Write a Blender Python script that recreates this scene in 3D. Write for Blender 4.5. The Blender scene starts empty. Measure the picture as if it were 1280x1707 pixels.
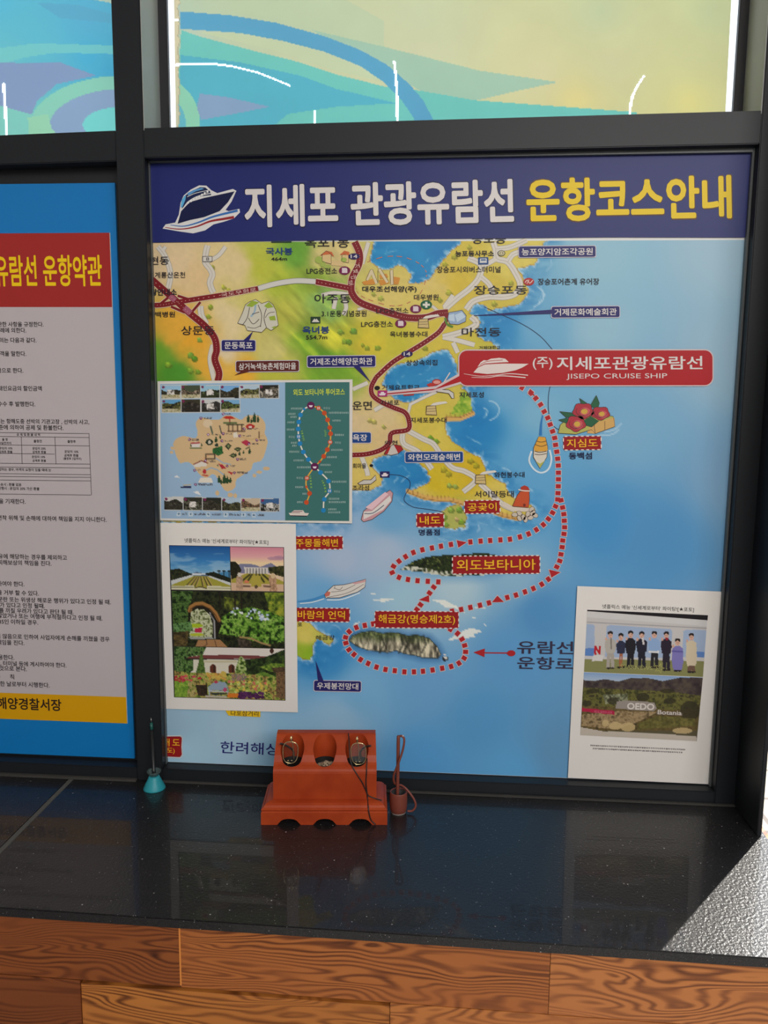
import bpy, bmesh, math, random
import numpy as np
from mathutils import Vector, Matrix
SC = bpy.context.scene
COL = SC.collection
rng = random.Random(7)
nrng = np.random.default_rng(11)

# ------------------------------------------------------------------ camera
F_PX, CX, CY = 1282.0, 640.0, 853.5          # 1280 x 1707 frame
YAW, PITCH, ROLL = 0.06722089, -0.13083713, 0.00947592
SILL = 0.90                                   # top of the granite ledge
CAM = np.array([0.0, -1.43723, SILL + 0.74688])
def _basis():
    fwd = np.array([-math.sin(YAW)*math.cos(PITCH), math.cos(YAW)*math.cos(PITCH), math.sin(PITCH)])
    r = np.cross(fwd, [0, 0, 1]); r /= np.linalg.norm(r); u = np.cross(r, fwd)
    return np.array([r*math.cos(ROLL)+u*math.sin(ROLL), -r*math.sin(ROLL)+u*math.cos(ROLL), fwd])
R = _basis()
cam_d = bpy.data.cameras.new('camera'); cam = bpy.data.objects.new('camera', cam_d); COL.objects.link(cam)
cam_d.sensor_fit = 'AUTO'; cam_d.sensor_width = 36.0; cam_d.lens = 36.0*F_PX/1707.0
cam_d.clip_start = 0.02
mw = Matrix.Identity(4)
for i in range(3):
    mw[i][0], mw[i][1], mw[i][2], mw[i][3] = R[0][i], R[1][i], -R[2][i], CAM[i]
cam.matrix_world = mw
SC.camera = cam

# ------------------------------------------------------------------ light and exposure
SC.view_settings.view_transform = 'Standard'; SC.view_settings.look = 'None'
SC.view_settings.exposure = 0.0; SC.view_settings.gamma = 1.0
SC.view_settings.use_curve_mapping = False
W = bpy.data.worlds.new('daylight'); SC.world = W; W.use_nodes = True
nt = W.node_tree; nt.nodes.clear()
tc = nt.nodes.new('ShaderNodeTexCoord'); sx = nt.nodes.new('ShaderNodeSeparateXYZ')
nt.links.new(tc.outputs['Generated'], sx.inputs[0])
def wramp(sock, stops):
    r = nt.nodes.new('ShaderNodeValToRGB'); r.color_ramp.elements[0].position = stops[0][0]; r.color_ramp.elements[0].color = (*stops[0][1], 1)
    r.color_ramp.elements[1].position = stops[-1][0]; r.color_ramp.elements[1].color = (*stops[-1][1], 1)
    for p, c in stops[1:-1]:
        e = r.color_ramp.elements.new(p); e.color = (*c, 1)
    m = nt.nodes.new('ShaderNodeMapRange'); m.inputs['From Min'].default_value = -1; m.inputs['From Max'].default_value = 1
    nt.links.new(sock, m.inputs['Value']); nt.links.new(m.outputs['Result'], r.inputs['Fac']); return r.outputs['Color']
sky = wramp(sx.outputs['Z'], [(0.0, (.35, .34, .32)), (.48, (.55, .54, .52)), (.55, (.98, 1.0, 1.06)), (1.0, (.75, .88, 1.1))])
side = wramp(sx.outputs['Y'], [(0.0, (.16, .16, .17)), (.47, (.2, .2, .21)), (.56, (1.9, 1.9, 1.9)), (1.0, (1.9, 1.9, 1.9))])
mm = nt.nodes.new('ShaderNodeMix'); mm.data_type = 'RGBA'; mm.blend_type = 'MULTIPLY'; mm.inputs['Factor'].default_value = 1
nt.links.new(sky, mm.inputs['A']); nt.links.new(side, mm.inputs['B'])
bg = nt.nodes.new('ShaderNodeBackground'); bg.inputs['Strength'].default_value = 1.0
nt.links.new(mm.outputs['Result'], bg.inputs['Color'])
wo = nt.nodes.new('ShaderNodeOutputWorld'); nt.links.new(bg.outputs[0], wo.inputs[0])

SUN_DIR = np.array([-0.2675, -0.321, -math.tan(math.radians(38))*math.hypot(.2675, .321)])   # travel direction of the light
sd = bpy.data.lights.new('sun', 'SUN'); sd.energy = 8.5; sd.angle = math.radians(0.53); sd.color = (1.0, .95, .87)
so = bpy.data.objects.new('sun', sd); COL.objects.link(so)
so.rotation_euler = Vector(SUN_DIR).to_track_quat('-Z', 'Y').to_euler(); so.location = (3, 4, 4)
def area(name, loc, target, sx_, sy_, energy, color):
    d = bpy.data.lights.new(name, 'AREA'); d.shape = 'RECTANGLE'; d.size = sx_; d.size_y = sy_; d.energy = energy; d.color = color
    o = bpy.data.objects.new(name, d); COL.objects.link(o); o.location = loc
    o.rotation_euler = (Vector(target)-Vector(loc)).to_track_quat('-Z', 'Y').to_euler(); return o
area('hall_daylight', (1.3, -3.6, 3.3), (0.1, 0, 1.3), 3.0, 1.6, 150, (1.0, .96, .92))

# ------------------------------------------------------------------ picture pixels -> points on real planes
def ray(px, py):
    px = np.asarray(px, float); py = np.asarray(py, float)
    v = np.stack([(px-CX)/F_PX, -(py-CY)/F_PX, np.ones_like(px)], -1)
    return v @ R
def on_y(px, py, y):
    d = ray(px, py); t = (y-CAM[1])/d[..., 1]; return CAM + d*t[..., None]
def on_z(px, py, z):
    d = ray(px, py); t = (z-CAM[2])/d[..., 2]; return CAM + d*t[..., None]

# ------------------------------------------------------------------ materials
def lin(c):
    c = np.asarray(c, float)/255.0
    return np.where(c <= .04045, c/12.92, ((c+.055)/1.055)**2.4)
K_PRINT = 1.05
def ink(c, k=K_PRINT): return tuple(float(min(.9, max(.003, v*k))) for v in lin(c))
MATS = {}
def mat(name, rgb, rough=.5, spec=.5, metal=0.0, coat=0.0, coat_rough=.05):
    if name in MATS: return MATS[name]
    m = bpy.data.materials.new(name); m.use_nodes = True; b = m.node_tree.nodes['Principled BSDF']
    b.inputs['Base Color'].default_value = (*rgb, 1); b.inputs['Roughness'].default_value = rough
    b.inputs['Specular IOR Level'].default_value = spec; b.inputs['Metallic'].default_value = metal
    b.inputs['Coat Weight'].default_value = coat; b.inputs['Coat Roughness'].default_value = coat_rough
    MATS[name] = m; return m
def pm(c, k=K_PRINT):
    """printing ink of a photographed colour"""
    return mat('ink_%d_%d_%d_%d' % (*c, int(k*100)), ink(c, k), .40, .22)
def nodes_of(m): return m.node_tree.nodes, m.node_tree.links, m.node_tree.nodes['Principled BSDF']
def mat_print(name='printed_picture', rough=.38):
    if name in MATS: return MATS[name]
    m = mat(name, (.5, .5, .5), rough, .22); n, l, b = nodes_of(m)
    a = n.new('ShaderNodeAttribute'); a.attribute_name = 'Col'; l.new(a.outputs['Color'], b.inputs['Base Color']); return m

# ------------------------------------------------------------------ object helpers
def link(name, me, parent=None, m=None):
    o = bpy.data.objects.new(name, me); COL.objects.link(o)
    if m is not None and me is not None and not me.materials: me.materials.append(m)
    if parent is not None:
        o.parent = parent; o.matrix_parent_inverse = parent.matrix_world.inverted()
    return o
def empty(name, loc=(0, 0, 0), rz=0.0):
    o = bpy.data.objects.new(name, None); COL.objects.link(o); o.location = loc; o.rotation_euler = (0, 0, rz)
    o.empty_display_size = .05
    o.matrix_world = Matrix.Translation(loc) @ Matrix.Rotation(rz, 4, 'Z'); return o
def tag(o, label, cat, group=None, kind=None):
    o['label'] = label; o['category'] = cat
    if group: o['group'] = group
    if kind: o['kind'] = kind
    return o
def struct(o): o['kind'] = 'structure'; return o
def me_from(name, verts, faces, smooth=False):
    me = bpy.data.meshes.new(name); me.from_pydata([tuple(map(float, v)) for v in verts], [], faces); me.update()
    if smooth: me.polygons.foreach_set('use_smooth', [True]*len(me.polygons))
    return me
def bm_obj(name, bm, m, parent=None, smooth=False):
    me = bpy.data.meshes.new(name); bmesh.ops.recalc_face_normals(bm, faces=bm.faces); bm.to_mesh(me); bm.free()
    if smooth: me.polygons.foreach_set('use_smooth', [True]*len(me.polygons))
    return link(name, me, parent, m)
def add_box(bm, x0, x1, y0, y1, z0, z1, bev=0.0):
    r = bmesh.ops.create_cube(bm, size=1.0); vs = r['verts']
    for v in vs:
        v.co = ((x0+x1)/2+v.co.x*(x1-x0), (y0+y1)/2+v.co.y*(y1-y0), (z0+z1)/2+v.co.z*(z1-z0))
    if bev > 0:
        es = list({e for v in vs for e in v.link_edges})
        bmesh.ops.bevel(bm, geom=es, offset=bev, segments=2, affect='EDGES')
def add_hexa(bm, pts):
    """8 corners: bottom loop then top loop"""
    v = [bm.verts.new(tuple(map(float, p))) for p in pts]
    for f in ((3, 2, 1, 0), (4, 5, 6, 7), (0, 1, 5, 4), (1, 2, 6, 5), (2, 3, 7, 6), (3, 0, 4, 7)): bm.faces.new([v[i] for i in f])
def catmull(pts, n=8, closed=False):
    P = [np.array(p, float) for p in pts]; out = []
    N = len(P)
    segs = N if closed else N-1
    for i in range(segs):
        if closed: a, b, c, d = P[(i-1) % N], P[i], P[(i+1) % N], P[(i+2) % N]
        else: a, b, c, d = P[max(i-1, 0)], P[i], P[i+1], P[min(i+2, N-1)]
        for k in range(n):
            t = k/n
            out.append(.5*((2*b)+(-a+c)*t+(2*a-5*b+4*c-d)*t*t+(-a+3*b-3*c+d)*t**3))
    if not closed: out.append(P[-1])
    return out
def add_tube(bm, pts, r, seg=8, closed=False, cap=True):
    P = [Vector(p) for p in pts]; n = len(P); rings = []
    rr = r if hasattr(r, '__len__') else [r]*n
    up = None
    for i in range(n):
        if closed: t = (P[(i+1) % n]-P[i-1]).normalized()
        else: t = (P[min(i+1, n-1)]-P[max(i-1, 0)]).normalized()
        if up is None:
            up = t.orthogonal().normalized()
        up = (up - t*up.dot(t)); up = up.normalized() if up.length > 1e-6 else t.orthogonal().normalized()
        s = t.cross(up)
        rings.append([bm.verts.new(P[i]+(up*math.cos(2*math.pi*k/seg)+s*math.sin(2*math.pi*k/seg))*rr[i]) for k in range(seg)])
    m = n if closed else n-1
    for i in range(m):
        a, b = rings[i], rings[(i+1) % n]
        for k in range(seg): bm.faces.new((a[k], a[(k+1) % seg], b[(k+1) % seg], b[k]))
    if cap and not closed:
        bm.faces.new(rings[0][::-1]); bm.faces.new(rings[-1])
def add_lathe(bm, prof, c=(0, 0, 0), seg=32, closed_profile=False):
    rings = []
    for r, z in prof:
        rings.append([bm.verts.new((c[0]+r*math.cos(2*math.pi*k/seg), c[1]+r*math.sin(2*math.pi*k/seg), c[2]+z)) for k in range(seg)])
    for i in range(len(rings)-1 + (1 if closed_profile else 0)):
        a, b = rings[i], rings[(i+1) % len(rings)]
        for k in range(seg): bm.faces.new((a[k], a[(k+1) % seg], b[(k+1) % seg], b[k]))
    if not closed_profile:
        bm.faces.new(rings[0][::-1]); bm.faces.new(rings[-1])

# ------------------------------------------------------------------ flat printing on a wall plane
STEP = 0.00022
class Print:
    """draws flat ink shapes, given in picture pixels, on the real plane y"""
    def __init__(self, y, parent): self.y = y; self.parent = parent
    def pt(self, p, layer): return on_y(np.array([q[0] for q in p]), np.array([q[1] for q in p]), self.y-layer*STEP)
    def polys(self, name, plist, m, layer, parent=None):
        vs, fs = [], []
        for p in plist:
            k = len(vs); q = self.pt(p, layer+.0025*(len(fs) % 90)); vs.extend(q)
            a = sum(p[i][0]*p[(i+1) % len(p)][1]-p[(i+1) % len(p)][0]*p[i][1] for i in range(len(p)))
            idx = list(range(k, k+len(p))); fs.append(idx[::-1] if a > 0 else idx)
        me = me_from(name, vs, fs)
        return link(name, me, parent or self.parent, m)
    def poly(self, name, p, m, layer, parent=None): return self.polys(name, [p], m, layer, parent)
    def quads_of_stroke(self, pts, w, n=6, smooth=True, closed=False):
        P = catmull(pts, n, closed) if smooth and len(pts) > 2 else [np.array(p, float) for p in pts]
        if closed: P = P+[P[0]]
        L, Rr = [], []
        for i in range(len(P)):
            t = P[min(i+1, len(P)-1)]-P[max(i-1, 0)]; t = t/(np.linalg.norm(t)+1e-9); nn = np.array([-t[1], t[0]])
            ww = w[0]+(w[1]-w[0])*i/(len(P)-1) if hasattr(w, '__len__') else w
            L.append(P[i]+nn*ww/2); Rr.append(P[i]-nn*ww/2)
        return [[L[i], L[i+1], Rr[i+1], Rr[i]] for i in range(len(P)-1)]
    def strokes(self, name, lst, m, layer, parent=None, smooth=True, n=6):
        q = []
        for pts, w in lst: q += self.quads_of_stroke(pts, w, n, smooth)
        return self.polys(name, q, m, layer, parent)
    def text(self, name, s, p0, p1, h, m, layer, parent=None, bold=0.0, condense=False):
        me = text_mesh(s, bold)
        n = len(me.vertices); co = np.empty(n*3); me.vertices.foreach_get('co', co); co = co.reshape(-1, 3)
        zc = co[:, 2].copy(); lo, hi = co.min(0), co.max(0); uv = (co[:, :2]-lo[:2])/np.maximum(hi[:2]-lo[:2], 1e-6)
        p0 = np.array(p0, float); p1 = np.array(p1, float); d = p1-p0; up = np.array([d[1], -d[0]])/np.linalg.norm(d)*h
        P = p0 + uv[:, :1]*d + uv[:, 1:]*up
        co = on_y(P[:, 0], P[:, 1], self.y-layer*STEP)
        co[:, 1] -= zc*.05*STEP
        me.vertices.foreach_set('co', co.ravel()); me.update(); me.name = name
        return link(name, me, parent or self.parent, m)
def text_mesh(s, bold=0.0):
    """lettering as a mesh; heavier weights overlay shifted copies, each a hair nearer in z"""
    c = bpy.data.curves.new('glyphs', 'FONT'); c.body = s; c.resolution_u = 3; c.offset = min(bold, 0.0)
    o = bpy.data.objects.new('glyphs', c); COL.objects.link(o)
    dg = bpy.context.evaluated_depsgraph_get()
    me = bpy.data.meshes.new_from_object(o.evaluated_get(dg)); me.materials.clear()
    bpy.data.objects.remove(o); bpy.data.curves.remove(c)
    n = len(me.vertices); co = np.empty(n*3); me.vertices.foreach_get('co', co); co = co.reshape(-1, 3); co[:, 2] = 0
    if bold > 0:
        k = 10 if bold >= .02 else 5
        fs = [list(p.vertices) for p in me.polygons]; V, Fc = [co], list(fs)
        for i in range(k):
            a = 2*math.pi*(i+.25)/k; q = co+np.array([math.cos(a)*bold, math.sin(a)*bold, i+1.0]); V.append(q); off = n*(i+1); Fc += [[v+off for v in f] for f in fs]
        bpy.data.meshes.remove(me); me = me_from('glyphs', np.concatenate(V), Fc)
    else: me.vertices.foreach_set('co', co.ravel())
    return me
def rrect(x0, y0, x1, y1, h, r=3.0, n=4):
    """rounded bar from left-centre to right-centre"""
    d = np.array([x1-x0, y1-y0], float); L = np.linalg.norm(d); e = d/L; u = np.array([e[1], -e[0]])
    out = []
    for cx_, cy_, a0 in ((L-r, h/2-r, 0), (r, h/2-r, 90), (r, -h/2+r, 180), (L-r, -h/2+r, 270)):
        for k in range(n+1):
            a = math.radians(a0+90*k/n); x = cx_+r*math.cos(a); y = cy_+r*math.sin(a)
            out.append(np.array([x0, y0])+e*x+u*y)
    return out
def ellipse(cx_, cy_, rx, ry, n=20, rot=0.0):
    o = []
    for k in range(n):
        a = 2*math.pi*k/n; x, y = rx*math.cos(a), ry*math.sin(a)
        o.append((cx_+x*math.cos(rot)-y*math.sin(rot), cy_+x*math.sin(rot)+y*math.cos(rot)))
    return o

# ------------------------------------------------------------------ painted prints (a fine grid of ink on a sheet)
def _hash(ix, iy, seed):
    h = (ix.astype(np.int64)*374761393 + iy.astype(np.int64)*668265263 + seed*1442695041) & 0xffffffff
    h = ((h ^ (h >> 13))*1274126177) & 0xffffffff
    return ((h ^ (h >> 16)) & 0xffff)/65535.0
def vnoise(x, y, seed=0):
    ix, iy = np.floor(x), np.floor(y); fx, fy = x-ix, y-iy
    fx = fx*fx*(3-2*fx); fy = fy*fy*(3-2*fy)
    a, b = _hash(ix, iy, seed), _hash(ix+1, iy, seed); c, d = _hash(ix, iy+1, seed), _hash(ix+1, iy+1, seed)
    return (a*(1-fx)+b*fx)*(1-fy)+(c*(1-fx)+d*fx)*fy
def fbm(x, y, seed=0, o=3):
    s = 0; a = .5; t = 0
    for i in range(o): s = s+a*vnoise(x*2**i, y*2**i, seed+i*17); t += a; a *= .5
    return s/t
def inside(poly, X, Y):
    r = np.zeros(X.shape, bool); n = len(poly)
    for i in range(n):
        x1, y1 = poly[i]; x2, y2 = poly[(i+1) % n]
        if y1 == y2: continue
        c = ((y1 > Y) != (y2 > Y)) & (X < (x2-x1)*(Y-y1)/(y2-y1)+x1)
        r ^= c
    return r
def dist_poly(poly, X, Y, closed=True):
    d = np.full(X.shape, 1e9); n = len(poly)
    for i in range(n if closed else n-1):
        ax, ay = poly[i]; bx, by = poly[(i+1) % n]; ex, ey = bx-ax, by-ay
        t = np.clip(((X-ax)*ex+(Y-ay)*ey)/(ex*ex+ey*ey+1e-9), 0, 1)
        d = np.minimum(d, np.hypot(X-ax-t*ex, Y-ay-t*ey))
    return d
def idw(ctrl, X, Y, p=3.0):
    num = np.zeros(X.shape+(3,)); den = np.zeros(X.shape)
    for x, y, c in ctrl:
        w = 1/(((X-x)**2+(Y-y)**2)+30.0)**(p/2); num += w[..., None]*np.array(c, float); den += w
    return num/den[..., None]
class Pic:
    """a printed picture; corners in picture pixels, painted in picture pixels"""
    def __init__(self, tl, tr, br, bl, cell=1.25):
        tl, tr, br, bl = (np.array(p, float) for p in (tl, tr, br, bl))
        self.nx = max(4, int(round(max(np.linalg.norm(tr-tl), np.linalg.norm(br-bl))/cell)))
        self.ny = max(4, int(round(max(np.linalg.norm(bl-tl), np.linalg.norm(br-tr))/cell)))
        u = np.linspace(0, 1, self.nx+1)[None, :, None]; v = np.linspace(0, 1, self.ny+1)[:, None, None]
        P = (tl*(1-u)+tr*u)*(1-v)+(bl*(1-u)+br*u)*v
        self.X, self.Y = P[..., 0], P[..., 1]; self.v = v[..., 0]+0*self.X; self.u = u[..., 0]+0*self.X
        self.C = np.zeros(P.shape[:2]+(3,)); self.hole = np.zeros(self.X.shape, bool)
    def grad(self, *stops):
        pos = [s[0] for s in stops]
        for k in range(3): self.C[..., k] = np.interp(self.v, pos, [s[1][k] for s in stops])
    def put(self, mask, col, a=1.0):
        a = mask*a
        self.C = self.C*(1-a[..., None]) + np.asarray(col, float)*a[..., None]
    def poly(self, p, col, a=1.0): self.put(inside(p, self.X, self.Y).astype(float), col, a)
    def ell(self, cx_, cy_, rx, ry, col, a=1.0): self.put((((self.X-cx_)/rx)**2+((self.Y-cy_)/ry)**2 < 1).astype(float), col, a)
    def line(self, p, w, col, a=1.0): self.put(np.clip(w/2+.5-dist_poly(p, self.X, self.Y, False), 0, 1), col, a)
    def leaves(self, p, pal, sc=3.0, seed=1, a=1.0):
        m = inside(p, self.X, self.Y); n = fbm(self.X/sc, self.Y/sc, seed, 3)
        q = np.clip((n-.22)/.56, 0, .999)*(len(pal)-1); i = q.astype(int); f = (q-i)[..., None]
        pal = np.array(pal, float); c = pal[i]*(1-f)+pal[np.minimum(i+1, len(pal)-1)]*f
        self.put(m.astype(float), c, a)
    def dots(self, p, pal, n, r, seed=1):
        g = random.Random(seed); xs = [q[0] for q in p]; ys = [q[1] for q in p]
        for _ in range(n):
            x, y = g.uniform(min(xs), max(xs)), g.uniform(min(ys), max(ys))
            if inside(p, np.array([x]), np.array([y]))[0]:
                self.ell(x, y, r*g.uniform(.6, 1.4), r*g.uniform(.5, 1.1), g.choice(pal))
    def build(self, name, y, layer, parent, m=None, k=K_PRINT, lim=.9):
        co = on_y(self.X.ravel(), self.Y.ravel(), y-layer*STEP)
        W_ = self.nx+1; ii = np.arange(self.nx*self.ny); r, c = ii//self.nx, ii % self.nx
        a = r*W_+c; F = np.stack([a, a+W_, a+W_+1, a+1], 1)
        if self.hole.any():
            h = self.hole.ravel(); F = F[(h[F].sum(1) < 2)]
        me = bpy.data.meshes.new(name); me.vertices.add(len(co)); me.vertices.foreach_set('co', co.ravel())
        me.loops.add(F.size); me.loops.foreach_set('vertex_index', F.ravel().astype(np.int32))
        me.polygons.add(len(F)); me.polygons.foreach_set('loop_start', np.arange(0, F.size, 4, dtype=np.int32))
        me.polygons.foreach_set('loop_total', np.full(len(F), 4, np.int32)); me.update(calc_edges=True)
        at = me.color_attributes.new('Col', 'FLOAT_COLOR', 'POINT')
        L = np.clip(lin(np.clip(self.C, 0, 255)).reshape(-1, 3)*k, .003, lim)
        at.data.foreach_set('color', np.concatenate([L, np.ones((len(L), 1))], 1).astype(np.float32).ravel())
        me.validate()
        return link(name, me, parent, m or mat_print())

# ================================================================== the setting
Z0 = CAM[2]                                  # heights below are given from the lens, as measured
def g(*c): return tuple(float(v) for v in lin(c))
M_FRAME = mat('dark_frame_metal', (.012, .014, .017), .45, .28)
M_BACK = mat('black_back_panel', (.012, .013, .015), .5, .4)
M_REVEAL = mat('film_lit_reveal', (.34, .35, .33), .45, .5)  # dark mullion return, colour raised to stand for light from the film
M_SASH = mat('black_sash', (.015, .014, .017), .45, .4)
M_GASKET = mat('grey_gasket', (.10, .11, .11), .4, .5)
M_CAULK = mat('grey_sealant', (.055, .052, .048), .6, .3)
M_PLASTER = mat('off_white_plaster', (.55, .54, .52), .8, .2)

def wood_material():
    m = mat('orange_grained_wood', (.4, .15, .05), .42, .4); n, l, b = nodes_of(m)
    tc = n.new('ShaderNodeTexCoord'); at = n.new('ShaderNodeAttribute'); at.attribute_name = 'board'
    ad = n.new('ShaderNodeVectorMath'); ad.operation = 'MULTIPLY_ADD'; ad.inputs[1].default_value = (1.5, 1, 7.0)
    l.new(tc.outputs['Object'], ad.inputs[0]); l.new(at.outputs['Color'], ad.inputs[2])
    n1 = n.new('ShaderNodeTexNoise'); n1.inputs['Scale'].default_value = 2.6; n1.inputs['Detail'].default_value = 1.6; n1.inputs['Roughness'].default_value = .45
    n1.inputs['Distortion'].default_value = .5
    l.new(ad.outputs[0], n1.inputs['Vector'])
    mu = n.new('ShaderNodeMath'); mu.operation = 'MULTIPLY'; mu.inputs[1].default_value = 105.0; l.new(n1.outputs['Fac'], mu.inputs[0])
    sz = n.new('ShaderNodeSeparateXYZ'); l.new(tc.outputs['Object'], sz.inputs[0])
    mz = n.new('ShaderNodeMath'); mz.operation = 'MULTIPLY_ADD'; mz.inputs[1].default_value = 560.0; l.new(sz.outputs['Z'], mz.inputs[0]); l.new(mu.outputs[0], mz.inputs[2])
    si = n.new('ShaderNodeMath'); si.operation = 'SINE'; l.new(mz.outputs[0], si.inputs[0])
    ma = n.new('ShaderNodeMath'); ma.operation = 'MULTIPLY_ADD'; ma.inputs[1].default_value = .5; ma.inputs[2].default_value = .5; l.new(si.outputs[0], ma.inputs[0])
    # fine fibres
    fb = n.new('ShaderNodeVectorMath'); fb.operation = 'MULTIPLY'; fb.inputs[1].default_value = (14, 14, 420); l.new(tc.outputs['Object'], fb.inputs[0])
    n2 = n.new('ShaderNodeTexNoise'); n2.inputs['Scale'].default_value = 1.0; n2.inputs['Detail'].default_value = 3; l.new(fb.outputs[0], n2.inputs['Vector'])
    n3 = n.new('ShaderNodeTexNoise'); n3.inputs['Scale'].default_value = 2.2; l.new(ad.outputs[0], n3.inputs['Vector'])
    mix = n.new('ShaderNodeMath'); mix.operation = 'MULTIPLY_ADD'; mix.inputs[1].default_value = .45; l.new(n2.outputs['Fac'], mix.inputs[0]); l.new(ma.outputs[0], mix.inputs[2])
    rp = n.new('ShaderNodeValToRGB'); e = rp.color_ramp.elements
    e[0].position = .12; e[0].color = (.085, .022, .006, 1); e[1].position = 1.25 if False else 1.0; e[1].color = (.50, .18, .045, 1)
    x = e.new(.45); x.color = (.27, .085, .022, 1)
    l.new(mix.outputs[0], rp.inputs['Fac'])
    # some boards have a calm, light figure
    rp3 = n.new('ShaderNodeValToRGB'); rp3.color_ramp.elements[0].position = .35; rp3.color_ramp.elements[1].position = .65
    rp3.color_ramp.elements[0].color = (0, 0, 0, 1); rp3.color_ramp.elements[1].color = (.75, .75, .75, 1); l.new(n3.outputs['Fac'], rp3.inputs['Fac'])
    mx = n.new('ShaderNodeMix'); mx.data_type = 'RGBA'; l.new(rp3.outputs['Color'], mx.inputs['Factor']); l.new(rp.outputs['Color'], mx.inputs['A']); mx.inputs['B'].default_value = (.43, .145, .040, 1)
    tn = n.new('ShaderNodeMix'); tn.data_type = 'RGBA'; tn.blend_type = 'MULTIPLY'; tn.inputs['Factor'].default_value = 1
    tone = n.new('ShaderNodeAttribute'); tone.attribute_name = 'tone'
    l.new(mx.outputs['Result'], tn.inputs['A']); l.new(tone.outputs['Color'], tn.inputs['B'])
    l.new(tn.outputs['Result'], b.inputs['Base Color'])
    bp = n.new('ShaderNodeBump'); bp.inputs['Strength'].default_value = .12; bp.inputs['Distance'].default_value = .002
    l.new(ma.outputs[0], bp.inputs['Height']); l.new(bp.outputs['Normal'], b.inputs['Normal'])
    return m
def granite_material():
    m = mat('polished_black_granite', (.012, .012, .013), .33, .36, 0, .34, .02); n, l, b = nodes_of(m)
    tc = n.new('ShaderNodeTexCoord')
    def vor(scale, lo, hi):
        v = n.new('ShaderNodeTexVoronoi'); v.inputs['Scale'].default_value = scale; l.new(tc.outputs['Object'], v.inputs['Vector'])
        wn = n.new('ShaderNodeTexWhiteNoise'); l.new(v.outputs['Color'], wn.inputs['Vector'])
        a = n.new('ShaderNodeMapRange'); a.inputs['From Min'].default_value = lo; a.inputs['From Max'].default_value = hi; l.new(wn.outputs['Value'], a.inputs['Value'])
        d = n.new('ShaderNodeMapRange'); d.inputs['From Min'].default_value = .42; d.inputs['From Max'].default_value = .30; l.new(v.outputs['Distance'], d.inputs['Value'])
        p = n.new('ShaderNodeMath'); p.operation = 'MULTIPLY'; l.new(a.outputs['Result'], p.inputs[0]); l.new(d.outputs['Result'], p.inputs[1]); return p, v
    p1, v1 = vor(620, .984, 1.0); p2, v2 = vor(300, .994, 1.0)
    mx = n.new('ShaderNodeMath'); mx.operation = 'MAXIMUM'; l.new(p1.outputs[0], mx.inputs[0]); l.new(p2.outputs[0], mx.inputs[1])
    ns = n.new('ShaderNodeTexNoise'); ns.inputs['Scale'].default_value = 700; ns.inputs['Detail'].default_value = 2; l.new(tc.outputs['Object'], ns.inputs['Vector'])
    rp = n.new('ShaderNodeValToRGB'); rp.color_ramp.elements[0].position = .42; rp.color_ramp.elements[0].color = (.006, .006, .007, 1)
    rp.color_ramp.elements[1].position = .72; rp.color_ramp.elements[1].color = (.032, .030, .030, 1); l.new(ns.outputs['Fac'], rp.inputs['Fac'])
    mc = n.new('ShaderNodeMix'); mc.data_type = 'RGBA'; l.new(mx.outputs[0], mc.inputs['Factor']); l.new(rp.outputs['Color'], mc.inputs['A']); mc.inputs['B'].default_value = (.5, .48, .46, 1)
    l.new(mc.outputs['Result'], b.inputs['Base Color'])
    bp = n.new('ShaderNodeBump'); bp.inputs['Strength'].default_value = .8; bp.inputs['Distance'].default_value = .0010
    n4 = n.new('ShaderNodeTexNoise'); n4.inputs['Scale'].default_value = 210; n4.inputs['Detail'].default_value = 2; l.new(tc.outputs['Object'], n4.inputs['Vector'])
    l.new(n4.outputs['Fac'], bp.inputs['Height']); l.new(bp.outputs['Normal'], b.inputs['Normal'])
    return m
def glass_material():
    if 'window_glass' in MATS: return MATS['window_glass']
    m = mat('window_glass', (1, 1, 1), 0); n, l, b = nodes_of(m); n.remove(b)
    t = n.new('ShaderNodeBsdfTransparent'); t.inputs[0].default_value = (.95, .97, .96, 1); gl = n.new('ShaderNodeBsdfGlossy'); gl.inputs['Roughness'].default_value = .0
    fr = n.new('ShaderNodeFresnel'); fr.inputs[0].default_value = 1.45; mx = n.new('ShaderNodeMixShader')
    l.new(fr.outputs[0], mx.inputs[0]); l.new(t.outputs[0], mx.inputs[1]); l.new(gl.outputs[0], mx.inputs[2]); l.new(mx.outputs[0], n['Material Output'].inputs[0]); return m
def film_material():
    m = mat('printed_window_film', (1, 1, 1), .5); n, l, b = nodes_of(m)
    a = n.new('ShaderNodeAttribute'); a.attribute_name = 'Col'; l.new(a.outputs['Color'], b.inputs['Base Color']); b.inputs['Specular IOR Level'].default_value = .2
    t = n.new('ShaderNodeBsdfTranslucent'); l.new(a.outputs['Color'], t.inputs[0]); mx = n.new('ShaderNodeMixShader'); mx.inputs[0].default_value = .86
    l.new(b.outputs[0], mx.inputs[1]); l.new(t.outputs[0], mx.inputs[2]); l.new(mx.outputs[0], n['Material Output'].inputs[0]); return m
def paving_material():
    m = mat('cream_paving', (.6, .55, .42), .8, .2); n, l, b = nodes_of(m)
    tc = n.new('ShaderNodeTexCoord'); br = n.new('ShaderNodeTexBrick'); br.inputs['Scale'].default_value = 1.0
    br.inputs['Color1'].default_value = (.62, .56, .42, 1); br.inputs['Color2'].default_value = (.52, .46, .34, 1); br.inputs['Mortar'].default_value = (.25, .22, .2, 1)
    br.inputs['Brick Width'].default_value = .6; br.inputs['Row Height'].default_value = .3; br.inputs['Mortar Size'].default_value = .012
    l.new(tc.outputs['Object'], br.inputs['Vector']); l.new(br.outputs['Color'], b.inputs['Base Color']); return m
M_GLASS = glass_material()

XL = -1.60
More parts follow.
